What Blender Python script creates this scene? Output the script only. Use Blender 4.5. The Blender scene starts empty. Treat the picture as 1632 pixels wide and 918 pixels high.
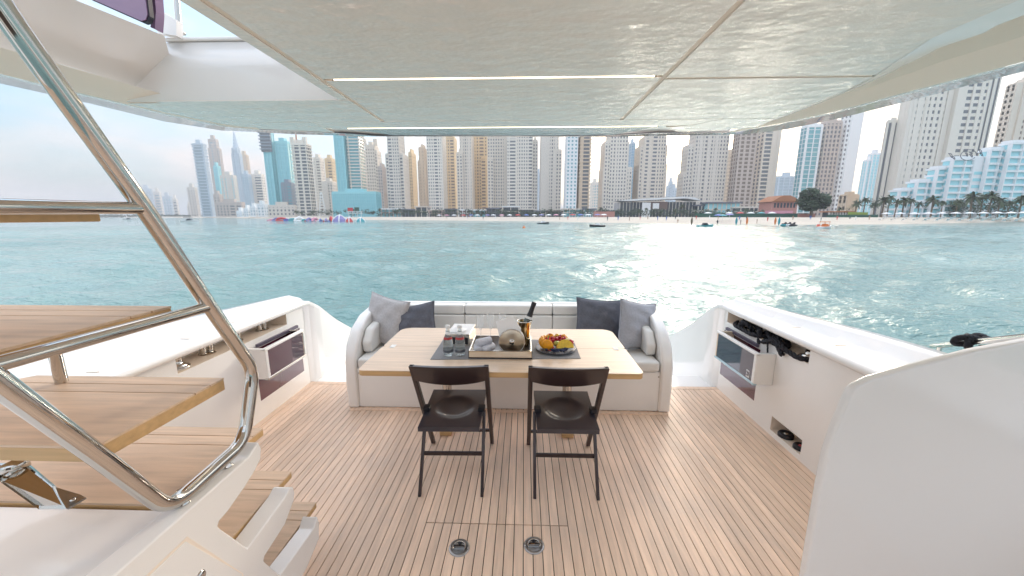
import bpy, bmesh, math, random
import numpy as np
from mathutils import Vector, Matrix
random.seed(7)
sc = bpy.context.scene
C = sc.collection
# ------------------------------------------------------------------ camera
F_PX = 600.0; CX, CY = 816.0, 459.0; EYE = Vector((0, 0, 1.65))
TH = math.atan(114/600); PH = math.atan(19/600*math.cos(TH))
FW = Vector((-math.sin(PH)*math.cos(TH), math.cos(PH)*math.cos(TH), -math.sin(TH)))
UP = Vector((-math.sin(PH)*math.sin(TH), math.cos(PH)*math.sin(TH), math.cos(TH)))
RT = Vector((math.cos(PH), math.sin(PH), 0))
cam = bpy.data.cameras.new('camera'); co = bpy.data.objects.new('camera', cam); C.objects.link(co)
cam.sensor_width = 36; cam.lens = 36*F_PX/1632; cam.clip_start = 0.03; cam.clip_end = 30000
M3 = Matrix((RT, UP, -FW)).transposed()
co.matrix_world = Matrix.Translation(EYE) @ M3.to_4x4()
sc.camera = co
def px(u, v, x=None, y=None, z=None):
    d = RT*((u-CX)/F_PX) + UP*((CY-v)/F_PX) + FW
    if x is not None: t = x/d.x
    elif y is not None: t = y/d.y
    else: t = (z-EYE.z)/d.z
    return EYE + d*t
# ------------------------------------------------------------------ light
SUN_EL = math.radians(15); SUN_AZ = math.radians(25)
w = bpy.data.worlds.new('World'); sc.world = w; w.use_nodes = True
nt = w.node_tree; N = nt.nodes; L = nt.links
for n in list(N): N.remove(n)
out = N.new('ShaderNodeOutputWorld'); bg = N.new('ShaderNodeBackground')
sky = N.new('ShaderNodeTexSky'); sky.sky_type = 'NISHITA'; sky.sun_disc = False
sky.sun_elevation = SUN_EL; sky.sun_rotation = SUN_AZ
sky.air_density = 1.0; sky.dust_density = 2.5; sky.ozone_density = 1.5
tc = N.new('ShaderNodeTexCoord'); mp = N.new('ShaderNodeMapping'); mp.inputs['Scale'].default_value = (1, 1, 3.2)
n1 = N.new('ShaderNodeTexNoise'); n1.inputs['Scale'].default_value = 3.1; n1.inputs['Detail'].default_value = 7; n1.inputs['Roughness'].default_value = .55
cr = N.new('ShaderNodeValToRGB'); cr.color_ramp.elements[0].position = .36; cr.color_ramp.elements[1].position = .62
cr.color_ramp.elements[0].color = (.62, .62, .62, 1); cr.color_ramp.elements[1].color = (.95, .95, .95, 1)
mx = N.new('ShaderNodeMix'); mx.data_type = 'RGBA'
cc = N.new('ShaderNodeMix'); cc.data_type = 'RGBA'    # cloud colour: cool grey-blue to warm white
cc.inputs[6].default_value = (.82, 1.22, 1.52, 1); cc.inputs[7].default_value = (2.55, 2.28, 2.22, 1)
L.new(tc.outputs['Generated'], mp.inputs[0]); L.new(mp.outputs[0], n1.inputs[0]); L.new(n1.outputs[0], cr.inputs[0])
cs = N.new('ShaderNodeMapRange'); cs.inputs[1].default_value = .36; cs.inputs[2].default_value = .64; L.new(n1.outputs[0], cs.inputs[0]); L.new(cs.outputs[0], cc.inputs[0])
L.new(cr.outputs[0], mx.inputs[0]); L.new(sky.outputs[0], mx.inputs[6]); L.new(cc.outputs[2], mx.inputs[7])
# overcast skies brighten towards the zenith
sp = N.new('ShaderNodeSeparateXYZ'); L.new(tc.outputs['Generated'], sp.inputs[0])
ma = N.new('ShaderNodeMath'); ma.operation = 'MULTIPLY_ADD'; ma.use_clamp = False; ma.inputs[1].default_value = 2.7; ma.inputs[2].default_value = 1.0
mxz = N.new('ShaderNodeMath'); mxz.operation = 'MAXIMUM'; mxz.inputs[1].default_value = 0; L.new(sp.outputs[2], mxz.inputs[0]); L.new(mxz.outputs[0], ma.inputs[0])
vs_ = N.new('ShaderNodeVectorMath'); vs_.operation = 'SCALE'; L.new(mx.outputs[2], vs_.inputs[0]); L.new(ma.outputs[0], vs_.inputs['Scale'])
L.new(vs_.outputs[0], bg.inputs[0]); L.new(bg.outputs[0], out.inputs[0])
bg.inputs[1].default_value = 0.122
sd = bpy.data.lights.new('sun', 'SUN'); sd.energy = .62; sd.angle = math.radians(12); sd.color = (1, .9, .76)
so = bpy.data.objects.new('sun', sd); C.objects.link(so)
sdir = Vector((math.sin(SUN_AZ)*math.cos(SUN_EL), math.cos(SUN_AZ)*math.cos(SUN_EL), math.sin(SUN_EL)))
so.rotation_euler = sdir.to_track_quat('Z', 'Y').to_euler(); so.location = (20, 40, 30)
sc.view_settings.view_transform = 'Standard'; sc.view_settings.look = 'None'
sc.view_settings.exposure = 1.52; sc.view_settings.gamma = 1
sc.render.engine = 'CYCLES'
sc.cycles.max_bounces = 8; sc.cycles.transparent_max_bounces = 12; sc.cycles.transmission_bounces = 8
# ------------------------------------------------------------------ materials
def mat(name, col, rough=.5, metal=0, coat=0, spec=.5, emit=None, es=0, trans=0, ior=1.45, alpha=1):
    m = bpy.data.materials.new(name); m.use_nodes = True
    b = m.node_tree.nodes['Principled BSDF']
    b.inputs['Base Color'].default_value = (*col, 1); b.inputs['Roughness'].default_value = rough
    b.inputs['Metallic'].default_value = metal; b.inputs['Coat Weight'].default_value = coat
    b.inputs['Coat Roughness'].default_value = .05
    b.inputs['Specular IOR Level'].default_value = spec; b.inputs['IOR'].default_value = ior
    b.inputs['Transmission Weight'].default_value = trans; b.inputs['Alpha'].default_value = alpha
    if emit: b.inputs['Emission Color'].default_value = (*emit, 1); b.inputs['Emission Strength'].default_value = es
    return m
def nd(m, t, **k):
    n = m.node_tree.nodes.new(t)
    for a, b in k.items():
        if a.startswith('i_'): n.inputs[a[2:].replace('_', ' ')].default_value = b
        else: setattr(n, a, b)
    return n
def noisy(m, scale=(1, 1, 1), nscale=5, amt=.15, bump=0, bscale=None, detail=4, coord='Object', rnd=0, dist=.01, tint=None):
    """multiply the base colour by noise, optional bump and per-object random tone"""
    t = m.node_tree; b = t.nodes['Principled BSDF']; col = b.inputs['Base Color'].default_value[:]
    tcn = nd(m, 'ShaderNodeTexCoord'); mpn = nd(m, 'ShaderNodeMapping'); mpn.inputs['Scale'].default_value = scale
    no = nd(m, 'ShaderNodeTexNoise', i_Scale=nscale, i_Detail=detail)
    t.links.new(tcn.outputs[coord], mpn.inputs[0])
    oi = nd(m, 'ShaderNodeObjectInfo')
    if rnd:
        ad = nd(m, 'ShaderNodeVectorMath', operation='ADD'); sc2 = nd(m, 'ShaderNodeVectorMath', operation='SCALE'); sc2.inputs[0].default_value = (13, 7, 5)
        t.links.new(oi.outputs['Random'], sc2.inputs['Scale']); t.links.new(mpn.outputs[0], ad.inputs[0]); t.links.new(sc2.outputs[0], ad.inputs[1])
        t.links.new(ad.outputs[0], no.inputs[0])
    else: t.links.new(mpn.outputs[0], no.inputs[0])
    mr = nd(m, 'ShaderNodeMapRange'); mr.inputs[1].default_value = .25; mr.inputs[2].default_value = .75
    mr.inputs[3].default_value = 1-amt; mr.inputs[4].default_value = 1+amt
    t.links.new(no.outputs[0], mr.inputs[0])
    fac = mr.outputs[0]
    if rnd:
        m2 = nd(m, 'ShaderNodeMapRange'); m2.inputs[3].default_value = 1-rnd; m2.inputs[4].default_value = 1+rnd
        t.links.new(oi.outputs['Random'], m2.inputs[0])
        mu = nd(m, 'ShaderNodeMath', operation='MULTIPLY'); t.links.new(fac, mu.inputs[0]); t.links.new(m2.outputs[0], mu.inputs[1]); fac = mu.outputs[0]
    vm = nd(m, 'ShaderNodeVectorMath', operation='SCALE'); vm.inputs[0].default_value = col[:3]
    t.links.new(fac, vm.inputs['Scale']); t.links.new(vm.outputs[0], b.inputs['Base Color'])
    if bump:
        bp = nd(m, 'ShaderNodeBump'); bp.inputs['Strength'].default_value = bump; bp.inputs['Distance'].default_value = dist
        if bscale:
            n2 = nd(m, 'ShaderNodeTexNoise', i_Scale=bscale, i_Detail=3); t.links.new(mpn.outputs[0], n2.inputs[0]); t.links.new(n2.outputs[0], bp.inputs['Height'])
        else: t.links.new(no.outputs[0], bp.inputs['Height'])
        t.links.new(bp.outputs[0], b.inputs['Normal'])
        if coord != 'x' and b.inputs['Coat Weight'].default_value > 0: t.links.new(bp.outputs[0], b.inputs['Coat Normal'])
    return m
M = {}
M['gel'] = noisy(mat('gelcoat', (.89, .86, .825), .16, coat=.5), nscale=1.5, amt=.025, bump=.10, bscale=2.2, dist=.02)
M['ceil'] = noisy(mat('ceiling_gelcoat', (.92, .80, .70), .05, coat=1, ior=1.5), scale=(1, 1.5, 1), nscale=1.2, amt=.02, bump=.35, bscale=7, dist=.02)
M['beige'] = mat('beige_trim', (.80, .68, .55), .35)  # even beige for seams, roof backing and trim
M['cream'] = mat('cream_lining', (.90, .78, .66), .4)
M['vinyl'] = noisy(mat('white_vinyl', (.78, .76, .72), .45), nscale=6, amt=.03, bump=.15, bscale=9, dist=.02)
M['deck'] = noisy(mat('teak_deck', (.88, .645, .48), .5), scale=(14, 1.2, 14), nscale=3.5, amt=.14, rnd=.12, bump=.1)
def weather(m, amt):
    t = m.node_tree; b = t.nodes['Principled BSDF']; src = b.inputs['Base Color'].links[0].from_socket
    g_ = nd(m, 'ShaderNodeNewGeometry'); n_ = nd(m, 'ShaderNodeTexNoise', i_Scale=1.6, i_Detail=6, i_Roughness=.65); r_ = nd(m, 'ShaderNodeMapRange'); r_.inputs[1].default_value = .45; r_.inputs[2].default_value = .75; r_.inputs[4].default_value = amt
    mm = nd(m, 'ShaderNodeMix', data_type='RGBA'); mm.inputs[7].default_value = (.52, .46, .42, 1)
    t.links.new(g_.outputs['Position'], n_.inputs[0]); t.links.new(n_.outputs[0], r_.inputs[0]); t.links.new(r_.outputs[0], mm.inputs[0]); t.links.new(src, mm.inputs[6]); t.links.new(mm.outputs[2], b.inputs['Base Color'])
weather(M['deck'], .4)
M['teak'] = noisy(mat('teak_tread', (.68, .49, .34), .5), scale=(1.4, 16, 16), nscale=3, amt=.17, rnd=.07, bump=.1)
M['teakedge'] = noisy(mat('teak_edge', (.60, .38, .18), .45), scale=(1, 14, 20), nscale=3, amt=.15)
M['oak'] = noisy(mat('pale_oak', (.72, .545, .39), .38, coat=.25), scale=(1.1, 17, 17), nscale=3, amt=.14, bump=.05)
M['caulk'] = mat('caulk', (.02, .015, .013), .6)
M['chrome'] = mat('polished_steel', (.60, .57, .53), .05, metal=1)
M['redpane'] = mat('dark_red_acrylic', (.09, .022, .04), .05, coat=1)
M['mirror'] = mat('mirror_panel', (.82, .77, .68), .12, metal=1)
M['disc'] = mat('satin_steel', (.62, .52, .40), .3, metal=1)
M['brown'] = noisy(mat('wenge_lacquer', (.032, .018, .018), .36, coat=.35), nscale=3, amt=.2)
M['purple'] = mat('tinted_purple_glass', (.10, .022, .045), .04, coat=1)
M['screen'] = mat('dark_acrylic', (.045, .03, .06), .03, coat=1)
M['bluepane'] = mat('flybridge_tint', (.26, .16, .27), .05, coat=1)
M['blackseal'] = mat('black_seal', (.02, .015, .03), .4)
M['clear'] = mat('clear_glass', (.95, .97, .98), .02, coat=1, alpha=.16)
M['acryl'] = mat('acrylic_edge', (.45, .62, .68), .08, coat=1)
M['rope'] = noisy(mat('black_rope', (.012, .012, .018), .7), nscale=80, amt=.7, bump=.8, bscale=90)
M['greypil'] = noisy(mat('light_grey_weave', (.50, .48, .48), .9), nscale=60, amt=.12, bump=.3, bscale=120)
M['darkpil'] = noisy(mat('slate_fabric', (.125, .13, .155), .85), nscale=60, amt=.15, bump=.3, bscale=90)
M['bluepil'] = noisy(mat('bluish_grey_fabric', (.40, .405, .44), .85), nscale=60, amt=.1, bump=.3, bscale=90)
M['mat'] = noisy(mat('placemat', (.25, .25, .26), .8), nscale=120, amt=.2)
M['towel'] = noisy(mat('towel', (.70, .71, .78), .95), nscale=90, amt=.1, bump=.8, bscale=150)
M['paper'] = mat('paper_napkin', (.95, .95, .94), .8)
M['red'] = mat('red_print', (.45, .05, .05), .5)
M['greenglass'] = mat('bottle_green', (.015, .03, .012), .05, coat=1)
M['black'] = mat('black_plastic', (.015, .015, .02), .45)
M['foil'] = mat('black_foil', (.02, .02, .025), .4)
M['gold'] = mat('gold_label', (.6, .42, .12), .4)
M['led'] = mat('led_strip', (.9, .85, .7), .4, emit=(1, .86, .62), es=1.1)
M['brushed'] = mat('brushed_steel', (.42, .42, .43), .32, metal=1)
M['platform'] = mat('swim_platform', (.5, .48, .45), .6)
M['darkwall'] = mat('saloon_dark', (.06, .035, .025), .3, coat=.4)
# fruit
M['orange'] = noisy(mat('orange_flesh', (.85, .36, .015), .4), nscale=60, amt=.2)
M['yellow'] = noisy(mat('pineapple', (.78, .52, .06), .4), nscale=60, amt=.2)
M['melonflesh'] = mat('melon', (.72, .62, .30), .4)
M['wred'] = mat('watermelon_red', (.75, .06, .04), .35)
M['wgreen'] = mat('rind_green', (.20, .33, .08), .5)
M['berry'] = mat('raspberry', (.45, .02, .05), .35)
M['blueb'] = mat('blueberry', (.025, .035, .085), .5)
M['kiwi'] = mat('kiwi_green', (.38, .45, .10), .4)
# land
M['sand'] = noisy(mat('sand', (.56, .49, .40), .95), nscale=.12, amt=.1, detail=8)
M['ground'] = mat('promenade_paving', (.36, .33, .29), .9)
M['leaf'] = noisy(mat('leaf_green', (.035, .06, .028), .7), nscale=.4, amt=.5, rnd=.2)
M['palm'] = noisy(mat('palm_green', (.06, .085, .04), .7), nscale=.6, amt=.4, rnd=.2)
M['trunk'] = mat('palm_trunk', (.17, .13, .09), .9)
M['white'] = mat('white_paint', (.78, .78, .77), .6)
M['dark'] = mat('dark_glazing', (.04, .055, .07), .15, coat=.5)
M['greenfence'] = mat('green_screen', (.03, .10, .07), .8)
M['lime'] = mat('lime_hedge', (.25, .33, .05), .8)
M['pinkish'] = mat('pink_render', (.45, .22, .18), .8)
M['tile'] = mat('terracotta_roof', (.36, .15, .07), .8)
M['slate'] = mat('slate_roof', (.13, .14, .17), .6)
M['teal'] = mat('teal_vinyl', (.04, .30, .34), .5)
M['bred'] = mat('red_vinyl', (.55, .05, .05), .5)
M['bblue'] = mat('blue_vinyl', (.06, .13, .42), .5)
M['bpurple'] = mat('purple_vinyl', (.22, .20, .42), .5)
M['bpink'] = mat('pink_vinyl', (.62, .28, .36), .5)
M['borange'] = mat('orange_vinyl', (.7, .2, .05), .5)
M['skin'] = mat('skin', (.35, .2, .13), .7)
_cm = {}
def cmat(name, col, rough=.7, metal=0, coat=0, spec=.5):
    k = (name, col)
    if k not in _cm: _cm[k] = mat(name, col, rough, metal, coat, spec)
    return _cm[k]
# ------------------------------------------------------------------ mesh helpers
class MB:
    def __init__(s): s.v = []; s.f = []; s.m = []; s.sm = []
    def add(s, vs, fs, mi=0, smooth=False):
        o = len(s.v); s.v += [tuple(v) for v in vs]
        for f in fs: s.f.append(tuple(i+o for i in f)); s.m.append(mi); s.sm.append(smooth)
    def box(s, a, b, mi=0, mtx=None):
        (x0, y0, z0), (x1, y1, z1) = a, b
        vs = [Vector(p) for p in ((x0,y0,z0),(x1,y0,z0),(x1,y1,z0),(x0,y1,z0),(x0,y0,z1),(x1,y0,z1),(x1,y1,z1),(x0,y1,z1))]
        if mtx: vs = [mtx @ v for v in vs]
        s.add(vs, [(3,2,1,0),(4,5,6,7),(0,1,5,4),(1,2,6,5),(2,3,7,6),(3,0,4,7)], mi)
    def prism(s, poly, fn0, fn1, mi=0):
        """poly list of 2D; fn0/fn1 map (a,b) to 3D for both caps"""
        n = len(poly); vs = [fn0(*p) for p in poly]+[fn1(*p) for p in poly]
        fs = [tuple(range(n-1, -1, -1)), tuple(range(n, 2*n))]
        fs += [(i, (i+1) % n, n+(i+1) % n, n+i) for i in range(n)]
        s.add(vs, fs, mi)
    def tube(s, pts, r, seg=12, mi=0, caps=True, flat=1.0):
        pts = [Vector(p) for p in pts]; n = len(pts); rr = r if isinstance(r, (list, tuple)) else [r]*n
        T = []
        for i in range(n):
            a = pts[max(i-1, 0)]; b = pts[min(i+1, n-1)]; T.append((b-a).normalized())
        u = T[0].orthogonal().normalized(); vs = []
        for i in range(n):
            u = (u - T[i]*u.dot(T[i])).normalized(); v2 = T[i].cross(u)
            for k in range(seg):
                a = 2*math.pi*k/seg
                vs.append(pts[i] + u*math.cos(a)*rr[i] + v2*math.sin(a)*rr[i]*flat)
        fs = [(i*seg+k, i*seg+(k+1) % seg, (i+1)*seg+(k+1) % seg, (i+1)*seg+k) for i in range(n-1) for k in range(seg)]
        s.add(vs, fs, mi, True)
        if caps: s.add(vs[:seg], [tuple(range(seg-1, -1, -1))], mi); s.add(vs[-seg:], [tuple(range(seg))], mi)
    def lathe(s, prof, c=(0, 0, 0), seg=24, mi=0, mtx=None, smooth=True):
        vs = []
        for (r, z) in prof:
            for k in range(seg):
                a = 2*math.pi*k/seg; p = Vector((r*math.cos(a), r*math.sin(a), z))
                if mtx: p = mtx @ p
                vs.append(p+Vector(c))
        fs = [(i*seg+k, i*seg+(k+1) % seg, (i+1)*seg+(k+1) % seg, (i+1)*seg+k) for i in range(len(prof)-1) for k in range(seg)]
        s.add(vs, fs, mi, smooth)
    def ball(s, c, r, mi=0, seg=10, rings=7, jit=0):
        c = Vector(c); r = Vector(r) if not isinstance(r, (int, float)) else Vector((r, r, r)); vs = []
        for i in range(rings+1):
            t = math.pi*i/rings
            for k in range(seg):
                a = 2*math.pi*k/seg; q = 1+random.uniform(-jit, jit)
                vs.append(c+Vector((r.x*math.sin(t)*math.cos(a)*q, r.y*math.sin(t)*math.sin(a)*q, r.z*math.cos(t)*q)))
        fs = [(i*seg+k, (i+1)*seg+k, (i+1)*seg+(k+1) % seg, i*seg+(k+1) % seg) for i in range(rings) for k in range(seg)]
        s.add(vs, fs, mi, True)
    def build(s, name, mats, parent=None, bevel=0, seg=2, loc=None, smooth_all=False):
        me = bpy.data.meshes.new(name); me.from_pydata(s.v, [], s.f)
        if not isinstance(mats, (list, tuple)): mats = [mats]
        for m in mats: me.materials.append(M[m] if isinstance(m, str) else m)
        me.polygons.foreach_set('material_index', s.m); me.polygons.foreach_set('use_smooth', [smooth_all or q for q in s.sm])
        me.update()
        o = bpy.data.objects.new(name, me); C.objects.link(o)
        if parent: o.parent = parent
        if loc: o.location = loc
        if bevel:
            b = o.modifiers.new('bevel', 'BEVEL'); b.width = bevel; b.segments = seg; b.limit_method = 'ANGLE'; b.angle_limit = math.radians(35); b.harden_normals = False
            me.polygons.foreach_set('use_smooth', [True]*len(me.polygons))
            wn = o.modifiers.new('wn', 'WEIGHTED_NORMAL'); wn.keep_sharp = True
        return o
def tag(o, label=None, cat=None, group=None, kind=None):
    if label: o['label'] = label
    if cat: o['category'] = cat
    if group: o['group'] = group
    if kind: o['kind'] = kind
    return o
def thing(name, label, cat, loc=(0, 0, 0), rz=0, group=None):
    o = bpy.data.objects.new(name, None); C.objects.link(o); o.empty_display_size = .1
    o.location = loc; o.rotation_euler = (0, 0, rz); return tag(o, label, cat, group)
def copy_tree(o, parent=None):
    c = o.copy(); C.objects.link(c); c.parent = parent
    for ch in list(o.children): copy_tree(ch, c)
    return c
def fillet(pts, r, n=6):
    pts = [Vector(p) for p in pts]; res = [pts[0]]
    for i in range(1, len(pts)-1):
        a, b, c = pts[i-1], pts[i], pts[i+1]; d1 = (a-b); d2 = (c-b)
        rr = min(r, d1.length*.45, d2.length*.45); p0 = b+d1.normalized()*rr; p1 = b+d2.normalized()*rr
        for k in range(n+1):
            t = k/n; res.append(p0*(1-t)**2 + b*2*t*(1-t) + p1*t*t)
    res.append(pts[-1]); return res
def rrect(x0, y0, x1, y1, r, n=6):
    pts = []
    for cx, cy, a0 in ((x1-r, y1-r, 0), (x0+r, y1-r, 90), (x0+r, y0+r, 180), (x1-r, y0+r, 270)):
        for k in range(n+1):
            a = math.radians(a0+90*k/n); pts.append((cx+r*math.cos(a), cy+r*math.sin(a)))
    return pts
def slab(poly, z0, z1): 
    b = MB(); b.prism(poly, lambda x, y: (x, y, z0), lambda x, y: (x, y, z1)); return b
def lerp(a, b, t): return a+(b-a)*t
def interp(tab, t):
    if t <= tab[0][0]: return tab[0][1]
    for (a, va), (b, vb) in zip(tab, tab[1:]):
        if t <= b: return va+(vb-va)*(t-a)/(b-a)
    return tab[-1][1]
CXB = -.12   # boat centre line
ZW = -1.0    # water level
# ================================================================== SETTING: SEA, LAND
def sea():
    rng = np.random.RandomState(3)
    rs = [2.2]
    while rs[-1] < 160: rs.append(rs[-1]*1.012+.01)
    while rs[-1] < 12000: rs.append(rs[-1]*1.07)
    rs = np.array(rs); dr = np.gradient(rs)
    an = np.concatenate([np.linspace(-66, 66, 620), np.linspace(72, 288, 37)])*math.pi/180
    na = len(an); R, A = np.meshgrid(rs, an, indexing='ij'); DR = np.repeat(dr[:, None], na, 1)
    X = R*np.sin(A)+.0; Y = R*np.cos(A); Z = np.zeros_like(X)
    for i in range(70):
        lam = .35*(13/.35)**rng.rand(); k = 2*math.pi/lam; th = rng.normal(-.5, .75)
        amp = .011*lam**.75*(1.0)*rng.uniform(.5, 1.2); ph = rng.rand()*6.28
        fade = np.clip((lam/3.0-DR)/(lam/3.0)*2, 0, 1)*np.clip((lam/3-R*.0038)/(lam/3)*2, 0, 1)
        t = k*(X*math.sin(th)+Y*math.cos(th))+ph
        Z += amp*fade*(1-np.abs(np.sin(t/2))*2 if i % 2 else np.sin(t))*(.55 if i % 2 else 1)
    Z[0, :] = -.3
    vs = np.stack([X, Y, Z+ZW], -1).reshape(-1, 3)
    nr = len(rs); i = np.arange(nr-1)[:, None]*na; j = np.arange(na)[None, :]; j2 = (j+1) % na
    q = np.stack([i+j, i+j2, i+na+j2, i+na+j], -1).reshape(-1, 4)
    me = bpy.data.meshes.new('sea'); me.from_pydata(vs.tolist(), [], q[:, ::-1].tolist())
    me.polygons.foreach_set('use_smooth', [True]*len(me.polygons))
    m = mat('sea_water', (.1, .22, .22), .06, ior=1.33); t = m.node_tree; b = t.nodes['Principled BSDF']
    g = nd(m, 'ShaderNodeNewGeometry'); mp = nd(m, 'ShaderNodeMapping'); mp.inputs['Scale'].default_value = (.8, 1.5, 1); mp.inputs['Rotation'].default_value = (0, 0, .35)
    t.links.new(g.outputs['Position'], mp.inputs[0])
    a = nd(m, 'ShaderNodeTexNoise', i_Scale=1.7, i_Detail=5, i_Roughness=.55); c = nd(m, 'ShaderNodeTexNoise', i_Scale=.25, i_Detail=4)
    t.links.new(mp.outputs[0], a.inputs[0]); t.links.new(mp.outputs[0], c.inputs[0])
    b1 = nd(m, 'ShaderNodeBump'); b1.inputs['Strength'].default_value = 1; b1.inputs['Distance'].default_value = .22
    b2 = nd(m, 'ShaderNodeBump'); b2.inputs['Strength'].default_value = 1; b2.inputs['Distance'].default_value = .8
    t.links.new(c.outputs[0], b2.inputs['Height']); t.links.new(a.outputs[0], b1.inputs['Height']); t.links.new(b2.outputs[0], b1.inputs['Normal'])
    b3 = nd(m, 'ShaderNodeBump'); b3.inputs['Strength'].default_value = 1; b3.inputs['Distance'].default_value = .10; f3 = nd(m, 'ShaderNodeTexNoise', i_Scale=5.5, i_Detail=4); t.links.new(mp.outputs[0], f3.inputs[0]); t.links.new(f3.outputs[0], b3.inputs['Height']); t.links.new(b1.outputs[0], b3.inputs['Normal'])
    t.links.new(b3.outputs[0], b.inputs['Normal'])
    # shallower, greener water in broad patches
    e = nd(m, 'ShaderNodeTexNoise', i_Scale=.03, i_Detail=3); t.links.new(g.outputs['Position'], e.inputs[0])
    r = nd(m, 'ShaderNodeValToRGB'); r.color_ramp.elements[0].position = .35; r.color_ramp.elements[0].color = (.14, .265, .25, 1)
    r.color_ramp.elements[1].position = .65; r.color_ramp.elements[1].color = (.24, .375, .355, 1)
    t.links.new(e.outputs[0], r.inputs[0]); t.links.new(r.outputs[0], b.inputs['Base Color'])
    me.materials.append(m); o = bpy.data.objects.new('sea', me); C.objects.link(o); tag(o, kind='structure')
sea()
GZ = 1.25   # promenade level
shore = [(-90, 346.2), (200, 346.6), (330, 347.0), (427, 348.3), (500, 349.4), (580, 350.3), (700, 351.3), (860, 352.6), (950, 354.8), (1100, 356.6), (1250, 358.3), (1440, 357.3), (1632, 353.6), (1900, 351.5)]
def land():
    a = [px(u, v, z=ZW) for u, v in shore]; b = MB(); rows = []
    prof = [(0, -1.4), (4, -1.0), (9, -.55), (30, .25), (55, 1.0), (70, GZ)]
    pts = []
    for i in range(len(a)-1):
        for k in range(8): pts.append(a[i].lerp(a[i+1], k/8))
    pts.append(a[-1])
    for p in pts:
        d = Vector((p.x, p.y, 0)); d.normalize(); r = []
        f = min(1, p.length/160)
        for (o, z) in prof: q = Vector((p.x, p.y, 0))+d*(o-3)*f; r.append((q.x, q.y, z))
        rows.append(r)
    n = len(prof)
    for i in range(len(rows)-1):
        vs = rows[i]+rows[i+1]; b.add(vs, [(k, n+k, n+k+1, k+1) for k in range(n-1)], 0, True)
    tag(b.build('beach', 'sand'), kind='structure')
    g = MB()
    far = []
    for r in rows:
        q = Vector(r[-1]); d = Vector((q.x, q.y, 0)).normalized(); far.append((d.x*9000, d.y*9000, GZ))
    for i in range(len(rows)-1): g.add([rows[i][-1], rows[i+1][-1], far[i+1], far[i]], [(0, 1, 2, 3)])
    tag(g.build('ground', 'ground'), kind='structure')
land()
# ================================================================== YACHT: DECK
XL, XR = -2.15, 1.90; YD = 3.52; Y0 = -1.2
deck = MB(); deck.box((XL-.1, Y0, -.12), (XR+.1, YD+.02, -.008))
deck = tag(deck.build('deck', 'caulk'), kind='structure')
HX0, HX1, HY1, HY0 = -.527, .268, 1.775, .35
hatch = thing('deck_hatch', 'flush teak deck hatch with two round steel lift rings in front of the chairs', 'deck hatch', ((HX0+HX1)/2, 1.06, 0))
pw = .0485; n = int((XR-.07-(XL+.07))/pw); base = XL+.07
base = HX0 - math.ceil((HX0-base)/pw)*pw
nh = round((HX1-HX0)/pw); pwh = (HX1-HX0)/nh
def plank(x0, x1, y0, y1, par, z=0, off=(0, 0, 0), m='deck'):
    b = MB(); cx, cy = (x0+x1)/2, (y0+y1)/2; hx = (x1-x0)/2; hy = (y1-y0)/2
    b.box((-hx, -hy, -.02), (hx, hy, 0)); o = b.build('plank', m, par); o.location = (cx-off[0], cy-off[1], z-off[2]); return o
x = base-2*pw
g = .0043
hc = hatch.location
while x < XR-.05:
    a, b_ = x+g/2, x+pw-g/2
    a = max(a, XL+.055); b_ = min(b_, XR-.055)
    if b_-a > .008:
        if x > HX0-.001 and x+pw < HX1+pw*.6:
            plank(a, b_, HY1+.003, YD-.06, deck)
            plank(a, b_, HY0, HY1-.003, hatch, -.0008, hc)
            plank(a, b_, Y0, HY0-.004, deck)
        else: plank(a, b_, Y0, YD-.06, deck)
    x += pw
mb = MB(); mb.box((XL, YD-.056, -.02), (XR, YD, .001)); mb.build('margin_board', 'deck', deck)
for xa, xb in ((XL, XL+.05), (XR-.05, XR)):
    mb = MB(); mb.box((xa, Y0, -.02), (xb, YD-.06, .001)); mb.build('margin_board', 'deck', deck)
mb = MB(); mb.box((-1.50, 2.965, .0), (1.23, 3.0, .006)); mb.build('sofa_margin', 'deck', deck)
for (cx, cy) in ((-.318, 1.62), (.061, 1.645)):
    b = MB(); b.lathe([(0, .004), (.036, .004), (.040, .006), (.050, .005), (.053, .0005), (.053, -.01)], seg=40)
    o = b.build('lift_ring_plate', 'brushed', hatch); o.location = (cx-hc.x, cy-hc.y, 0)
    r = MB(); pts = [(.031*math.cos(math.radians(a)), .031*math.sin(math.radians(a)), .009) for a in range(-30, 211, 12)]
    r.tube(pts, .0035, 8); r.box((-.031, -.004, .006), (.031, .004, .011)); r.build('ring', 'chrome', o)
    r = MB(); r.lathe([(0, .0085), (.009, .0085), (.009, .004)], c=(0, .021, 0), seg=14); r.build('finger_hole', 'black', o)
    for sx in (-1, 1):
        r = MB(); r.lathe([(0, .0075), (.0035, .007), (.004, .005)], c=(sx*.045, -.005, 0), seg=8); r.build('screw', 'chrome', o)
# steps and swim platform behind the deck edge
b = MB()
for (y0, y1, z) in ((YD+.02, YD+.35, -.02), (YD+.35, YD+.62, -.22), (YD+.62, YD+.9, -.42), (YD+.9, YD+2.2, -.6)):
    b.box((XL, y0, z-.4), (XR, y1, z-.02))
b.box((XL, YD+.02, -1.1), (XR, YD+2.1, -.8))
tag(b.build('swim_platform', 'gel'), kind='structure')
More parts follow.
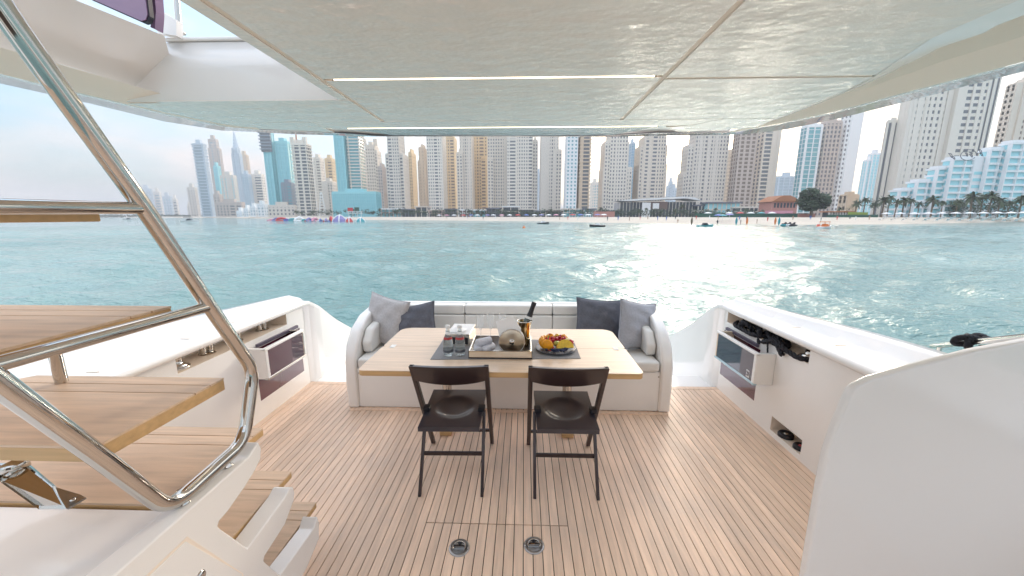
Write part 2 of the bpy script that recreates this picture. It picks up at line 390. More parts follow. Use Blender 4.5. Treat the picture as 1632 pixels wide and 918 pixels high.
# ================================================================== BULWARKS
HB = [(-1.5, 2.56), (.5, 2.53), (1.8, 2.49), (2.15, 2.47), (2.5, 2.40), (2.85, 2.29), (3.25, 2.14), (3.6, 2.10), (4.0, 2.13), (5.2, 2.15)]
TOP = [(-2, .84), (3.5, .84), (3.62, .82), (3.8, .72), (4.1, .50), (4.6, .20), (5.1, .02)]
def niche_wall(xw, s, y0, y1, z1, holes, par, depth=.3):
    """inner skin at x=xw, s=+1 outboard is +x; holes are cut out with lined boxes behind"""
    ys = sorted({y0, y1, *[h[0] for h in holes], *[h[1] for h in holes]}); zs = sorted({0., z1, *[h[2] for h in holes], *[h[3] for h in holes]})
    b = MB()
    for ya, yb in zip(ys, ys[1:]):
        for za, zb in zip(zs, zs[1:]):
            if any(h[0]-1e-6 <= ya and yb <= h[1]+1e-6 and h[2]-1e-6 <= za and zb <= h[3]+1e-6 for h in holes): continue
            b.add([(xw, ya, za), (xw, yb, za), (xw, yb, zb), (xw, ya, zb)], [(0, 1, 2, 3)] if s < 0 else [(3, 2, 1, 0)])
    b.build('inner_skin', 'gel', par)
    for h in holes:
        c = MB(); xo = xw+s*h[4]; ya, yb, za, zb = h[:4]
        P = [(xw, ya, za), (xw, yb, za), (xw, yb, zb), (xw, ya, zb), (xo, ya, za), (xo, yb, za), (xo, yb, zb), (xo, ya, zb)]
        c.add(P, [(4, 5, 6, 7), (0, 1, 5, 4), (1, 2, 6, 5), (2, 3, 7, 6), (3, 0, 4, 7)]); c.build('recess_lining', 'cream', par)
def bulwark(s, xw, label, holes):
    t = thing('bulwark', label, 'boat side', (xw, 2, 0)); t.location = (0, 0, 0)
    ys = [-1.5+.25*i for i in range(19)]+[3.497, 3.5, 3.6, 3.7, 3.8, 3.9, 4.0, 4.15, 4.3, 4.5, 4.7, 4.9, 5.1]
    b = MB(); rows = []
    for y in ys:
        ho = interp(HB, y)+(.06 if s < 0 else 0); xc_ = CXB+s*ho; xo = xc_+s*.12; zt = interp(TOP, y); k = min(1, max(0, (3.72-y)/.25)) if y > 3.47 else 1
        wi = max(.1, abs(xc_-xw)); cw = min(1, wi/.34)
        sh = lerp(.05, wi-.17*cw, k); rise = .065*k
        P = [(xw, -.6 if y >= 3.5 else zt-.052), (xw, zt-.05) , (xw-s*.035*k, zt-.045), (xw-s*.042*k, zt-.022), (xw-s*.03*k, zt-.004), (xw, zt), (xw+s*sh*.5, zt+.002*k), (xw+s*sh, zt+rise*.04),
             (xw+s*(sh+.045*cw*k+.01), zt+rise*.8), (xw+s*(sh+.08*cw*k+.015), zt+rise), (xw+s*(sh+.15*cw*k+.02), zt+rise), (xw+s*(sh+.17*cw*k+.04), zt+rise*.4-.01), (xo+s*.0, -.2+zt*.4), (xo-s*.1, -1.3)]
        rows.append([(p[0], y, p[1]) for p in P])
    n = len(rows[0])
    for a, c in zip(rows, rows[1:]):
        b.add(a+c, [((k, n+k, n+k+1, k+1) if s < 0 else (k, k+1, n+k+1, n+k)) for k in range(n-1)], 0, True)
    b.add(rows[-1], [tuple(range(n))])
    b.build('gunwale', 'gel', t)
    niche_wall(xw, s, -1.5, 3.5, .792, holes, t)
    # thin scratches / drain slits on the shelf
    for y in (2.75, 2.35, 1.8):
        d = MB(); xx = xw+s*.12; d.box((xx-.03, y-.006, .842), (xx+.03, y+.006, .8445)); d.build('drain_slot', 'beige', t)
    return t
bulR = bulwark(1, XR, 'white boat side with black mooring rope in its recess, right of the sofa',
        [(2.43, 3.45, .685, .792, .16), (2.93, 3.48, .16, .60, .02), (2.38, 2.70, .045, .155, .25)])
bulL = bulwark(-1, XL, 'white boat side with bare steel cleats in its recess, left of the sofa',
        [(2.14, 3.24, .685, .792, .20), (2.80, 3.42, .16, .60, .02), (1.80, 2.02, .045, .155, .25)])
# black base gap at each passage
def side_window(par, xw, s, ya, yb, fa, fb, mk):
    p = MB(); p.box((min(xw, xw+s*.018), ya, .16), (max(xw, xw+s*.018), yb, .60)); p.build('window_pane', 'purple', par)
    k = MB(); x0, x1 = sorted((xw-s*.02, xw)); k.box((x0, ya+.02, .615), (x1, yb-.05, .64)); k.build('hood_strip', mat('grey_hood', (.12, .10, .14), .4), par)
    f = bpy.data.objects.new('hinged_frame', None); C.objects.link(f); f.parent = par
    xa = xw-s*.145; z0, z1 = .385, .635
    def bx(nm, a, c, m, bev=.006):
        b = MB(); lo = tuple(min(a[i], c[i]) for i in range(3)); hi = tuple(max(a[i], c[i]) for i in range(3)); b.box(lo, hi); return b.build(nm, m, f, bevel=bev)
    bx('frame_side', (xw, fa, z0), (xa, fa+.035, z1), 'gel'); bx('frame_side', (xw, fb-.02, z0), (xa, fb, z1), 'beige' if mk else 'chrome')
    bx('frame_rail', (xa+s*.03, fa, z1-.018), (xa-s*.004, fb+.004, z1+.004), 'gel'); bx('frame_rail', (xa+s*.03, fa, z0-.004), (xa-s*.004, fb+.004, z0+.016), 'acryl' if mk else 'chrome')
    bx('frame_glass', (xa+s*.012, fa+.03, z0+.014), (xa+s*.004, fb-.018, z1-.016), 'screen' if mk else 'redpane', 0)
    if mk:
        e = MB(); e.box((xa+.0015, fa+.065, z0+.03), (xa+.004, fa+.105, z0+.085))
        e.build('white_emblem', 'white', f)
        e = MB()
        for (y_, z_, w_, h_) in ((.071, .040, .012, .035), (.087, .040, .012, .014), (.087, .061, .012, .014)):
            e.box((xa-.0005, fa+y_, z0+z_), (xa+.0015, fa+y_+w_, z0+z_+h_))
        e.build('emblem_bars', 'screen', f)
side_window(bulR, XR, 1, 2.93, 3.48, 2.74, 3.33, True)
side_window(bulL, XL, -1, 2.80, 3.42, 2.72, 3.24, False)
# cleats, winches
def cleat(x, y, label, tall=.085, ln=.22, rz=0):
    t = thing('cleat', label, 'cleat', (x, y, .686), rz, 'steel mooring cleats in the side recesses')
    for sx in (-1, 1):
        b = MB(); b.tube(fillet([(0, sx*.03, 0), (0, sx*.035, tall*.9), (0, sx*ln*.5, tall), (0, sx*ln*.62, tall*.9)], .03), [.019]*8+[.017]*8, 10); b.build('horn', 'chrome', t)
    b = MB(); b.lathe([(0, .006), (.05, .005), (.055, 0)], seg=20); b.build('base_plate', 'chrome', t)
def winch(x, y, label):
    t = thing('winch', label, 'winch', (x, y, .686), 0, 'steel winch drums in the side recesses')
    b = MB(); b.lathe([(.055, 0), (.058, .012), (.035, .02), (.032, .05), (.036, .078), (.05, .085), (.05, .094), (0, .096)], seg=28); b.build('drum', 'chrome', t)
    b = MB(); b.lathe([(.07, 0), (.07, .006), (.055, .008)], seg=28); b.build('base_plate', 'chrome', t)
cleat(XL-.12, 2.50, 'nearest of the three bare steel cleats in the left recess'); cleat(XL-.13, 2.78, 'middle bare steel cleat in the left recess, partly behind the stair rail'); cleat(XL-.12, 3.08, 'farthest bare steel cleat in the left recess beside its pale end wall')
winch(XL-.10, 2.24, 'steel winch drum at the near end of the left recess, without rope')
winch(XR+.10, 2.55, 'steel winch drum at the near end of the right recess, beside the black rope')
cleat(XR+.10, 3.25, 'steel cleat at the far end of the right recess holding the black rope'); cleat(XR+.08, 2.95, 'steel cleat in the middle of the right recess under a rope coil'); 
def rope(name, pts, r, label, wob=.0, group=None):
    P = [Vector(p) for p in pts]; res = []
    for i in range(len(P)-1):
        p0, p1, p2, p3 = P[max(i-1, 0)], P[i], P[i+1], P[min(i+2, len(P)-1)]
        for k in range(8):
            t = k/8; res.append(.5*((2*p1)+(-p0+p2)*t+(2*p0-5*p1+4*p2-p3)*t*t+(-p0+3*p1-3*p2+p3)*t**3))
    res.append(P[-1]); b = MB()
    for ph in (0, 2.1, 4.2):     # three laid strands
        q = []
        for i, p in enumerate(res):
            T = (res[min(i+1, len(res)-1)]-res[max(i-1, 0)]).normalized(); u = T.cross(Vector((0, 0, 1))); u = u.normalized() if u.length > .01 else Vector((1, 0, 0)); v = T.cross(u)
            a = i*.75+ph; q.append(p+(u*math.cos(a)+v*math.sin(a))*r*.55)
        b.tube(q, r*.62, 7)
    return tag(b.build(name, 'rope'), label, 'rope', group)
xr = XR+.03; RZ = .04
rp = []
for i in range(46):
    t = i/45; y = 3.33-.62*t-.10*math.sin(t*38); rp.append((xr+.035+.05*math.cos(t*41)-.04*t, y+.06*math.cos(t*23), RZ+.672+.03*math.sin(t*29)+.03*math.sin(t*61)))
rope('mooring_rope', rp, .017, 'thick black mooring rope coiled around the cleats in the right recess')
rope('mooring_rope', [(xr+.02, 3.36, 0.710), (xr-.04, 3.3, 0.700), (xr-.045, 3.15, 0.695), (xr-.04, 3.0, 0.700), (xr+.05, 2.9, 0.730), (xr-.01, 2.82, 0.740), (xr-.035, 2.72, 0.720), (xr-.04, 2.6, 0.702), (xr-.03, 2.48, 0.700), (xr+.12, 2.45, 0.705)], .017, 'black rope running along the lip of the right recess to the winch')
rope('cord', [(xr+.02, 2.84, 0.730), (xr-.03, 2.84, 0.728), (xr-.047, 2.83, 0.700), (xr-.048, 2.82, 0.640), (xr-.045, 2.82, 0.590)], .006, 'thin black cord hanging over the edge beside the hinged frame')
# round black fittings in the floor-level niche
for (yy, zz, lb, rr) in ((2.60, .075, 'larger round black fitting in the low niche of the right boat side', .052), (2.45, .068, 'round black fitting with red centre in the low niche nearest the white panel', .045)):
    t = thing('deck_filler', lb, 'deck fitting', (XR+.05, yy, .047), 0)
    b = MB(); b.lathe([(0, .02), (rr*.3, .022), (rr*.5, .028), (rr*.85, .03), (rr, .018), (rr, 0)], seg=24); b.build('cap', 'black', t)
    b = MB(); b.lathe([(0, .028), (rr*.28, .027), (rr*.3, .02)], seg=14); b.build('cap_centre', 'chrome' if rr > .05 else 'red', t)
# outboard rail and rope knot at the right
t = thing('side_rail', 'steel side rail outside the right boat side, seen above the white panel', 'rail', (2.7, 1.8, .9))
b = MB(); pa = px(1487, 552, y=2.35); pb = px(1660, 535, y=1.45); b.tube([pa-Vector(t.location), pb-Vector(t.location)], .016, 14); b.build('tube', 'chrome', t)
b = MB(); b.tube([pa.lerp(pb, .1)-Vector(t.location), pa.lerp(pb, .1)-Vector(t.location)-Vector((0, 0, .15))], .012, 10); b.build('stanchion', 'chrome', t)
k = px(1556, 544, y=1.93); pts = []
for i in range(34):
    a = i*.62; pts.append((k.x+.075*math.sin(i*.19*2)+.02*math.cos(a), k.y+.03*math.sin(a), k.z+.022*math.cos(a*1.3)))
rope('rope_knot', pts, .014, 'knot of black rope tied around the rail at the right edge')
# ================================================================== SWEEPING PANEL, RIGHT FOREGROUND
pts = [(1262, 1010), (1271, 918), (1297, 762), (1306, 715), (1318, 680), (1329, 652), (1340, 626), (1345, 616), (1353, 609), (1376, 598), (1443, 579), (1538, 554), (1632, 536), (1720, 520)]
P = [px(u, v, y=1.1) for u, v in pts]
poly = [(p.x, p.z) for p in P]; poly = [(poly[0][0]-.01, 0.0)]+poly+[(poly[-1][0]+.5, poly[-1][1]+.08), (poly[-1][0]+.5, 0.0)]
b = MB(); b.prism(poly, lambda x, z: (x, 1.07, z), lambda x, z: (x, 1.1, z))
t = thing('cockpit_wing', 'large plain white moulded panel with rounded top corner at the right', 'panel', (0, 0, 0))
b.build('panel', 'gel', t, bevel=.008, seg=3)
# ================================================================== SOFA
sofa = thing('cockpit_sofa', 'white U-shaped built-in sofa behind the wooden table', 'sofa', (CXB, 3.2, 0))
def loc(par, x, y, z=0): return (x-par.location.x, y-par.location.y, z-par.location.z)
def lbox(par, name, a, c, m, bev=.01, seg=2):
    b = MB(); b.box(loc(par, *a), loc(par, *c)); return b.build(name, m, par, bevel=bev, seg=seg)
SX0, SX1 = -1.53, 1.255; SYB = 3.80
lbox(sofa, 'base', (SX0+.09, 3.02, .0), (SX1-.09, SYB-.1, .36), 'gel', .012)
for k in (-1, 1):
    xa = SX0 if k < 0 else SX1-.10
    prof = [(3.0, 0), (2.99, .25), (3.0, .42), (3.05, .56), (3.16, .68), (3.34, .755), (3.6, .785), (SYB, .79), (SYB, 0)]
    b = MB(); b.prism(prof, lambda y, z: loc(sofa, xa, y, z), lambda y, z: loc(sofa, xa+.10, y, z)); b.build('arm', 'gel', sofa, bevel=.022, seg=4)
    xi = SX0+.105 if k < 0 else SX1-.105-.085
    b = MB(); b.prism([(3.14, .46), (3.12, .56), (3.22, .665), (3.5, .70), (3.5, .46)], lambda y, z: loc(sofa, xi, y, z), lambda y, z: loc(sofa, xi+.085, y, z)); b.build('side_cushion', 'vinyl', sofa, bevel=.025, seg=3)
    for (yy, zz) in ((3.035, .32),):
        b = MB(); b.lathe([(0, .003), (.006, .002), (.007, 0)], seg=8, mtx=Matrix.Rotation(math.pi/2, 4, 'X')); o = b.build('screw', 'chrome', sofa); o.location = loc(sofa, (SX0+.11 if k < 0 else SX1-.11), 3.018, zz if zz < .5 else .06)
lbox(sofa, 'back_shell', (SX0+.10, SYB-.06, .0), (SX1-.10, SYB, .79), 'gel', .02, 3)
xs = [SX0+.1, -.95, -.585, .29, .70, SX1-.1]
for a, c in zip(xs, xs[1:]):
    lbox(sofa, 'back_cushion', (a+.002, SYB-.19, .46), (c-.002, SYB-.065, .685), 'vinyl', .012, 3)
    lbox(sofa, 'back_pad', (a+.002, SYB-.175, .69), (c-.002, SYB-.065, .785), 'vinyl', .018, 3)
xs = [SX0+.11, -.9, -.2, .6, SX1-.11]
for a, c in zip(xs, xs[1:]): lbox(sofa, 'seat_cushion', (a+.002, 3.0, .365), (c-.002, SYB-.2, .455), 'vinyl', .022, 3)
for xx in (-.95, -.1, .75):
    b = MB(); b.lathe([(0, .003), (.005, .002), (.006, 0)], seg=8, mtx=Matrix.Rotation(math.pi/2, 4, 'X')); o = b.build('screw', 'chrome', sofa); o.location = loc(sofa, xx, 3.017, .33)
# pillows
def pillow(c, wd, ht, th, rot, m, label, seed):
    rng = random.Random(seed); n = 26; b = MB(); vs = []
    ph = [rng.uniform(0, 6) for _ in range(6)]
    for s in (1, -1):
        for i in range(n+1):
            for j in range(n+1):
                u = i/n*2-1; v = j/n*2-1
                e = (max(0, (1-u**2))*max(0, (1-v**2)))**.42
                pin = 1-.09*(1-abs(u)**2)*(abs(v)**3); pin2 = 1-.09*(1-abs(v)**2)*(abs(u)**3)
                wr = (.010*math.sin(5*u+3*v+ph[0])+.007*math.sin(9*u-7*v+ph[1])+.006*math.sin(13*v+4*u+ph[2]))*e
                wr += -.02*math.exp(-((u*.8+v-.35+.2*math.sin(ph[3]))**2)/.02)*e*(.5+.5*u)
                vs.append((u*wd/2*pin2, s*(th/2*e+ (wr if s > 0 else -wr*.6))+0, v*ht/2*pin-.012*(1-v)*(u*u)))
    N1 = (n+1)**2; fs = []
    for i in range(n):
        for j in range(n):
            a = i*(n+1)+j; q = (a, a+1, a+n+2, a+n+1); fs.append(q); fs.append(tuple(N1+k for k in reversed(q)))
    b.add(vs, fs, 0, True); o = b.build('pillow', m); bm = bmesh.new(); bm.from_mesh(o.data); bmesh.ops.remove_doubles(bm, verts=bm.verts, dist=.0008); bm.to_mesh(o.data); bm.free()
    t = thing('pillow', label, 'cushion', c, 0); o.parent = t; t.rotation_euler = [math.radians(a) for a in rot]; o.name = 'cover'
    p = MB(); pp = []
    for k in range(4*12):
        q, r = divmod(k, 12); e = r/12*2-1; u, v = [(e, -1), (1, e), (-e, 1), (-1, -e)][q]
        pp.append((u*wd/2*(1-.09*(1-v*v)*abs(u)**3)*1.0, 0, v*ht/2*(1-.09*(1-u*u)*abs(v)**3)-.012*(1-v)*u*u))
    pp.append(pp[0]); p.tube(pp, .005, 6); p.build('piping', m, t)
pillow((-1.31, 3.42, .675), .46, .47, .15, (-14, 8, -22), 'greypil', 'light grey woven cushion at the left corner of the sofa', 1)
pillow((-1.03, 3.36, .665), .46, .36, .13, (-20, -11, -4), 'darkpil', 'dark slate cushion leaning on the light grey one at the left', 2)
pillow((.715, 3.50, .68), .44, .40, .14, (-16, 5, 4), 'darkpil', 'dark slate cushion at the right end of the sofa back', 3)
pillow((1.05, 3.37, .665), .44, .45, .15, (-14, 12, 26), 'bluepil', 'pale bluish grey cushion at the right corner of the sofa', 4)
# ================================================================== TABLE
TZ = .74; tab = thing('dining_table', 'pale wooden dining table with folding leaf in front of the sofa', 'table', (-.145, 2.56, 0))
TX0, TX1, TY0, TYM, TY1 = -1.0, .715, 2.105, 2.535, 2.99
def topleaf(poly, nm):
    P = [loc(tab, x, y)[:2] for x, y in poly]
    b = MB(); b.prism(P, lambda x, y: (x, y, TZ-.004), lambda x, y: (x, y, TZ)); o = b.build(nm, 'oak', tab)
    e = MB(); e.prism(P, lambda x, y: (x, y, TZ-.036), lambda x, y: (x, y, TZ-.0045)); e.build('leaf_edge', 'teakedge', o, bevel=.003)
def corners(x0, y0, x1, y1, rs):
    pts = []
    for (cx, cy, a0, r) in ((x1, y1, 0, rs[0]), (x0, y1, 90, rs[1]), (x0, y0, 180, rs[2]), (x1, y0, 270, rs[3])):
        ox = cx-r if cx == x1 else cx+r; oy = cy-r if cy == y1 else cy+r
        for k in range(8):
            a = math.radians(a0+90*k/7); pts.append((ox+r*math.cos(a), oy+r*math.sin(a)))
    return pts
topleaf(corners(TX0, TY0, TX1, TYM-.0015, (.02, .02, .035, .035)), 'front_leaf')
topleaf(corners(TX0, TYM+.0015, TX1, TY1, (.09, .09, .02, .02)), 'rear_leaf')
for xx in (TX0+.055, TX1-.085): lbox(tab, 'hinge', (xx, TYM-.03, TZ+.0005), (xx+.035, TYM+.03, TZ+.002), 'white', 0)
for xx in (-.59, .34):
    b = MB(); b.tube([loc(tab, xx, 2.72, .03), loc(tab, xx, 2.72, TZ-.04)], .035, 18); b.build('leg', 'chrome', tab)
    lbox(tab, 'foot_block', (xx-.045, 2.60, .001), (xx+.045, 2.84, .035), 'teakedge', .004)
# ================================================================== CHAIRS
def chair(label):
    t = thing('folding_chair', label, 'chair', (0, 0, 0), 0, 'dark folding chairs at the table')
    hw = .2175
    def ly(z): return 2.53-(2.53-2.06)*z/.80
    for s in (-1, 1):
        b = MB(); x = s*hw; a = .014
        # side post leaning back from front foot to backrest
        P = [(2.53, 0), (2.0575, .8)]
        b.prism([(ly(0)-.017, 0), (ly(0)+.013, 0), (ly(.45)+.02, .45), (ly(.8)+.018, .80), (ly(.8)-.018, .80), (ly(.45)-.02, .45)], lambda y, z: (x-a, y-2.25, z), lambda y, z: (x+a, y-2.25, z)); b.build('side_post', 'brown', t, bevel=.004)
        xr_ = s*(hw-.030)
        b = MB(); b.prism([(1.975, 0), (1.997, 0), (2.245, .42), (2.215, .43)], lambda y, z: (xr_-.0095, y-2.25, z), lambda y, z: (xr_+.0095, y-2.25, z)); b.build('rear_leg', 'brown', t, bevel=.003)
        b = MB(); b.box((x-s*.045-.018, 2.16-2.25, .452), (x-s*.045+.024, 2.215-2.25, .478)); b.build('hinge_bracket', 'black', t, bevel=.004)
    # backrest: slab with bowed lower edge, gently curved
    n = 14; b = MB(); rows = []
    for i in range(n+1):
        u = i/n*2-1; x = u*(hw+.010); bow = .022*(1-u*u); zb = .690-.035*(1-u**2)**.8; r = []
        for (z, yo) in ((zb, -.016), (.785, -.016), (.800, -.012), (.800, .014), (zb, .010)):
            r.append((x, ly(z)+yo-bow-2.25, z))
        rows.append(r)
    for a, c in zip(rows, rows[1:]): b.add(a+c, [(k, 5+k, 5+(k+1) % 5, (k+1) % 5) for k in range(5)], 0, False)
    b.add(rows[0], [(0, 1, 2, 3, 4)]); b.add(rows[-1], [(4, 3, 2, 1, 0)])
    b.build('backrest', 'brown', t, bevel=.003)
    # seat with shallow round dish
    b = MB(); nx, ny = 26, 30; vs = []; sy0, sy1 = 1.985-2.25, 2.47-2.25
    for j in range(ny+1):
        for i in range(nx+1):
            v = j/ny; y = lerp(sy0, sy1, v); hwv = lerp(.178, .187, v); x = (i/nx*2-1)*hwv
            r = math.hypot(x/.125, (y-(-.02))/.14); d = .016*max(0, 1-r**4) if r < 1 else 0
            vs.append((x, y, .452-d-.004*(1-abs(2*v-1))))
    b.add(vs, [(j*(nx+1)+i, j*(nx+1)+i+1, (j+1)*(nx+1)+i+1, (j+1)*(nx+1)+i) for j in range(ny) for i in range(nx)], 0, True)
    rim = [vs[i] for i in range(nx+1)]+[vs[j*(nx+1)+nx] for j in range(1, ny+1)]+[vs[ny*(nx+1)+i] for i in range(nx-1, -1, -1)]+[vs[j*(nx+1)] for j in range(ny-1, 0, -1)]
    m_ = len(rim); b.add(rim+[(p[0], p[1], .425) for p in rim], [(i, m_+i, m_+(i+1) % m_, (i+1) % m_) for i in range(m_)]+[tuple(range(m_, 2*m_))][::1])
    b.build('seat', noisy(mat('seat_lacquer', (.045, .042, .055), .34, coat=.5), nscale=3, amt=.2), t)
    b = MB(); b.box((-hw+.03, 2.10-2.25, .19), (hw-.03, 2.118-2.25, .212)); b.build('stretcher', 'brown', t, bevel=.003)
    b = MB(); b.box((-hw+.01, ly(.16)-.008-2.25, .15), (hw-.01, ly(.16)+.008-2.25, .17)); b.build('stretcher', 'brown', t, bevel=.003)
    return t
c1 = chair('dark brown folding chair on the right, before the fruit platter'); c1.location = (.262, 2.24, 0)
c2 = copy_tree(c1); c2.location = (-.436, 2.24, 0); c2.rotation_euler.z = math.radians(1.5); c2['label'] = 'dark brown folding chair on the left, before the glass bottles'
# ================================================================== TABLE SETTING
b = MB(); b.prism([(-.60, 2.285), (.375, 2.335), (.375, 2.70), (-.60, 2.71)], lambda x, y: (x, y, TZ+.0005), lambda x, y: (x, y, TZ+.003)); tag(b.build('table_runner', 'mat'), 'grey woven runner lying under the bottles, tray and fruit platter', 'table runner')
TT = TZ+.0035
def bottle(x, y, label):
    t = thing('water_bottle', label, 'bottle', (x, y, TT), 0, 'glass water bottles on the table')
    b = MB(); b.lathe([(0, .004), (.026, 0), (.031, .006), (.033, .03), (.033, .085), (.028, .115), (.0155, .15), (.0125, .175), (.0135, .19)], seg=24); b.build('glass', mat('bottle_glass', (.80, .86, .86), .03, trans=.82, ior=1.15), t)
    b = MB(); b.lathe([(.0325, .115-.001), (.0225, .138)], seg=24); 
    b = MB(); b.lathe([(.0295, .1135), (.0245, .128)], seg=24); b.build('red_band', 'red', t)
    b = MB(); b.lathe([(.0345, .028), (.0345, .045)], seg=24); b.build('base_label', mat('label_print', (.10, .11, .13), .5), t)
    b = MB(); b.lathe([(.0175, .148), (.0150, .165)], seg=24); b.build('neck_label', 'paper', t)
    b = MB(); b.lathe([(.0145, .186), (.0155, .203), (.012, .207), (0, .208)], seg=20); b.build('cap', 'white', t)
bottle(-.497, 2.365, 'left one of the two clear glass water bottles'); bottle(-.418, 2.368, 'right one of the two clear glass water bottles, nearer the tray')
t = thing('tissue_box', 'mirrored tissue box standing behind the two glass bottles', 'tissue box', (-.46, 2.68, TT), math.radians(-3))
b = MB(); b.box((-.085, -.13, 0), (.085, .13, .085)); b.build('case', 'mirror', t, bevel=.002)
b = MB(); b.box((-.081, -.126, .0855), (.081, .126, .0875)); b.build('lid', 'white', t)
b = MB(); b.box((-.055, -.1315, .012), (.075, -.1302, .062)); b.build('dark_front', 'black', t)
b = MB(); b.add([(-.07, -.10, .09), (.03, -.12, .10), (.05, -.03, .095), (-.05, -.02, .11), (-.02, -.07, .125)], [(0, 1, 4), (1, 2, 4), (2, 3, 4), (3, 0, 4)], 0, True); tag(b.build('tissue', 'paper'), 'white tissue sticking out of the mirrored box', 'tissue').location = (-.46, 2.68, TT)
# tray
TRX, TRY = -.148, 2.475
tray = thing('serving_tray', 'mirrored serving tray with dark inside in the middle of the table', 'tray', (TRX, TRY, TT))
w2, d2, hh = .205, .165, .052
b = MB(); b.box((-w2, -d2, 0), (w2, d2, .008)); b.build('tray_base', 'brown', tray)
for a, c in (((-w2, -d2, .0), (w2, -d2+.008, hh)), ((-w2, d2-.008, 0), (w2, d2, hh)), ((-w2, -d2+.008, 0), (-w2+.008, d2-.008, hh)), ((w2-.008, -d2+.008, 0), (w2, d2-.008, hh))):
    b = MB(); b.box(a, c); b.build('tray_wall', 'mirror', tray, bevel=.001)
b = MB()
for a, c in (((-w2-.001, -d2-.002, -.0), (w2+.001, -d2-.0005, .004)), ((-w2-.001, -d2-.002, hh-.002), (w2+.001, -d2-.0005, hh+.001)), ((-w2-.002, -d2-.002, 0), (-w2+.002, -d2-.0006, hh)), ((w2-.002, -d2-.002, 0), (w2+.002, -d2-.0006, hh))): b.box(a, c)
b.build('edge_trim', 'brown', tray)
def towel(x, y, z, rz, label):
    b = MB(); n = 40; pts = []
    t = thing('rolled_towel', label, 'towel', (x, y, z), rz, 'rolled white towels on the tray')
    b.tube([(0, -.055, 0), (0, -.05, 0), (0, .05, 0), (0, .055, 0)], [.022, .027, .027, .022], 18); b.build('roll', 'towel', t)
    s = MB(); sp = [((.003+.0011*k)*math.cos(k*.6), -.0565, (.003+.0011*k)*math.sin(k*.6)) for k in range(20)]; s.tube(sp, .0022, 5); s.build('end_spiral', 'white', t)
for i, (x, y, z, r, l) in enumerate(((-.305, 2.40, .037, .15, 'rolled towel at the left of the three on the tray'), (-.235, 2.405, .037, -.5, 'rolled towel lying right of the others, next to the napkin holder'), (-.265, 2.41, .08, -.9, 'rolled towel on top of the other two'))): towel(x, y, TT+z-.0, r, l)
# napkin holder: two upright steel discs with folded napkins between
nh_ = thing('napkin_holder', 'round steel napkin holder standing at the right front of the tray', 'napkin holder', (-.075, 2.372, TT+.008))
for yy in (0, .045):
    b = MB(); b.lathe([(0, .003), (.081, .003), (.085, .0), (.085, -.004), (0, -.004)], c=(0, 0, 0), seg=40, mtx=Matrix.Translation((0, yy, .086)) @ Matrix.Rotation(math.pi/2, 4, 'X')); b.build('disc', 'disc', nh_)
b = MB(); b.lathe([(0, .010), (.010, .010), (.016, .004), (.019, .003)], seg=20, mtx=Matrix.Translation((0, -.001, .086)) @ Matrix.Rotation(math.pi/2, 4, 'X')); b.build('hub', 'chrome', nh_)
b = MB(); pts = [(.085*math.cos(a), -.001, .086+.085*math.sin(a)) for a in [i*math.pi/24 for i in range(49)]]; b.tube(pts, .0035, 6); b.build('rim', 'chrome', nh_)
b = MB()
for k in range(5):
    y = .007+.007*k; dx = .004*k
    b.prism([(-.062+dx, .02), (.055, .02), (.060-.003*k, .175-.008*k), (.005, .262-.008*k), (-.105+dx, .222-.004*k)], lambda x, z: (x, y, z), lambda x, z: (x, y+.002, z))
tag(b.build('napkins', 'paper'), 'fan of white paper napkins held by the round steel holder', 'napkins').location = nh_.location
# ice bucket and champagne
bk = thing('wine_cooler', 'small shiny steel wine cooler standing behind the napkin holder', 'wine cooler', (.005, 2.56, TT+.008))
b = MB(); b.lathe([(0, .004), (.034, 0), (.038, .01), (.044, .13), (.047, .172), (.050, .176), (.044, .17), (.038, .05), (0, .04)], seg=32); b.build('body', mat('gilt_steel', (.85, .68, .40), .12, metal=1), bk)
b = MB(); b.tube([(.0485*math.cos(a*math.pi/16), .0485*math.sin(a*math.pi/16), .176) for a in range(33)], .004, 8); b.build('rim', 'chrome', bk)
ch = thing('champagne_bottle', 'dark green bottle with black foil neck leaning in the wine cooler', 'bottle', (-.012, 2.56, TT+.055)); ch.rotation_euler = (math.radians(-6), math.radians(19), 0)
b = MB(); b.lathe([(0, 0), (.028, 0), (.031, .01), (.031, .12), (.028, .15), (.018, .178)], seg=24); b.build('glass', 'greenglass', ch)
b = MB(); b.lathe([(.0215, .170), (.017, .20), (.0155, .245), (.0175, .25), (.0175, .272), (.012, .276), (0, .276)], seg=20); b.build('foil', 'foil', ch)
b = MB(); b.lathe([(.0285, .152), (.0225, .168)], seg=20); b.build('shoulder_label', 'white', ch)
def flute(x, y, label):
    t = thing('champagne_flute', label, 'glass', (x, y, TT+.008), 0, 'champagne flutes at the back of the tray'); 
    b = MB(); b.lathe([(.030, 0), (.030, .0015), (.005, .006), (.0035, .03), (.0035, .085), (.009, .10), (.021, .13), (.026, .17), (.0245, .215), (.0238, .215), (.0252, .17), (.0202, .131), (.006, .103), (0, .101)], seg=24); b.build('glass', 'clear', t)
flute(-.305, 2.585, 'leftmost of the empty champagne flutes'); flute(-.235, 2.60, 'middle empty champagne flute'); flute(-.15, 2.60, 'rightmost empty champagne flute, beside the napkins')
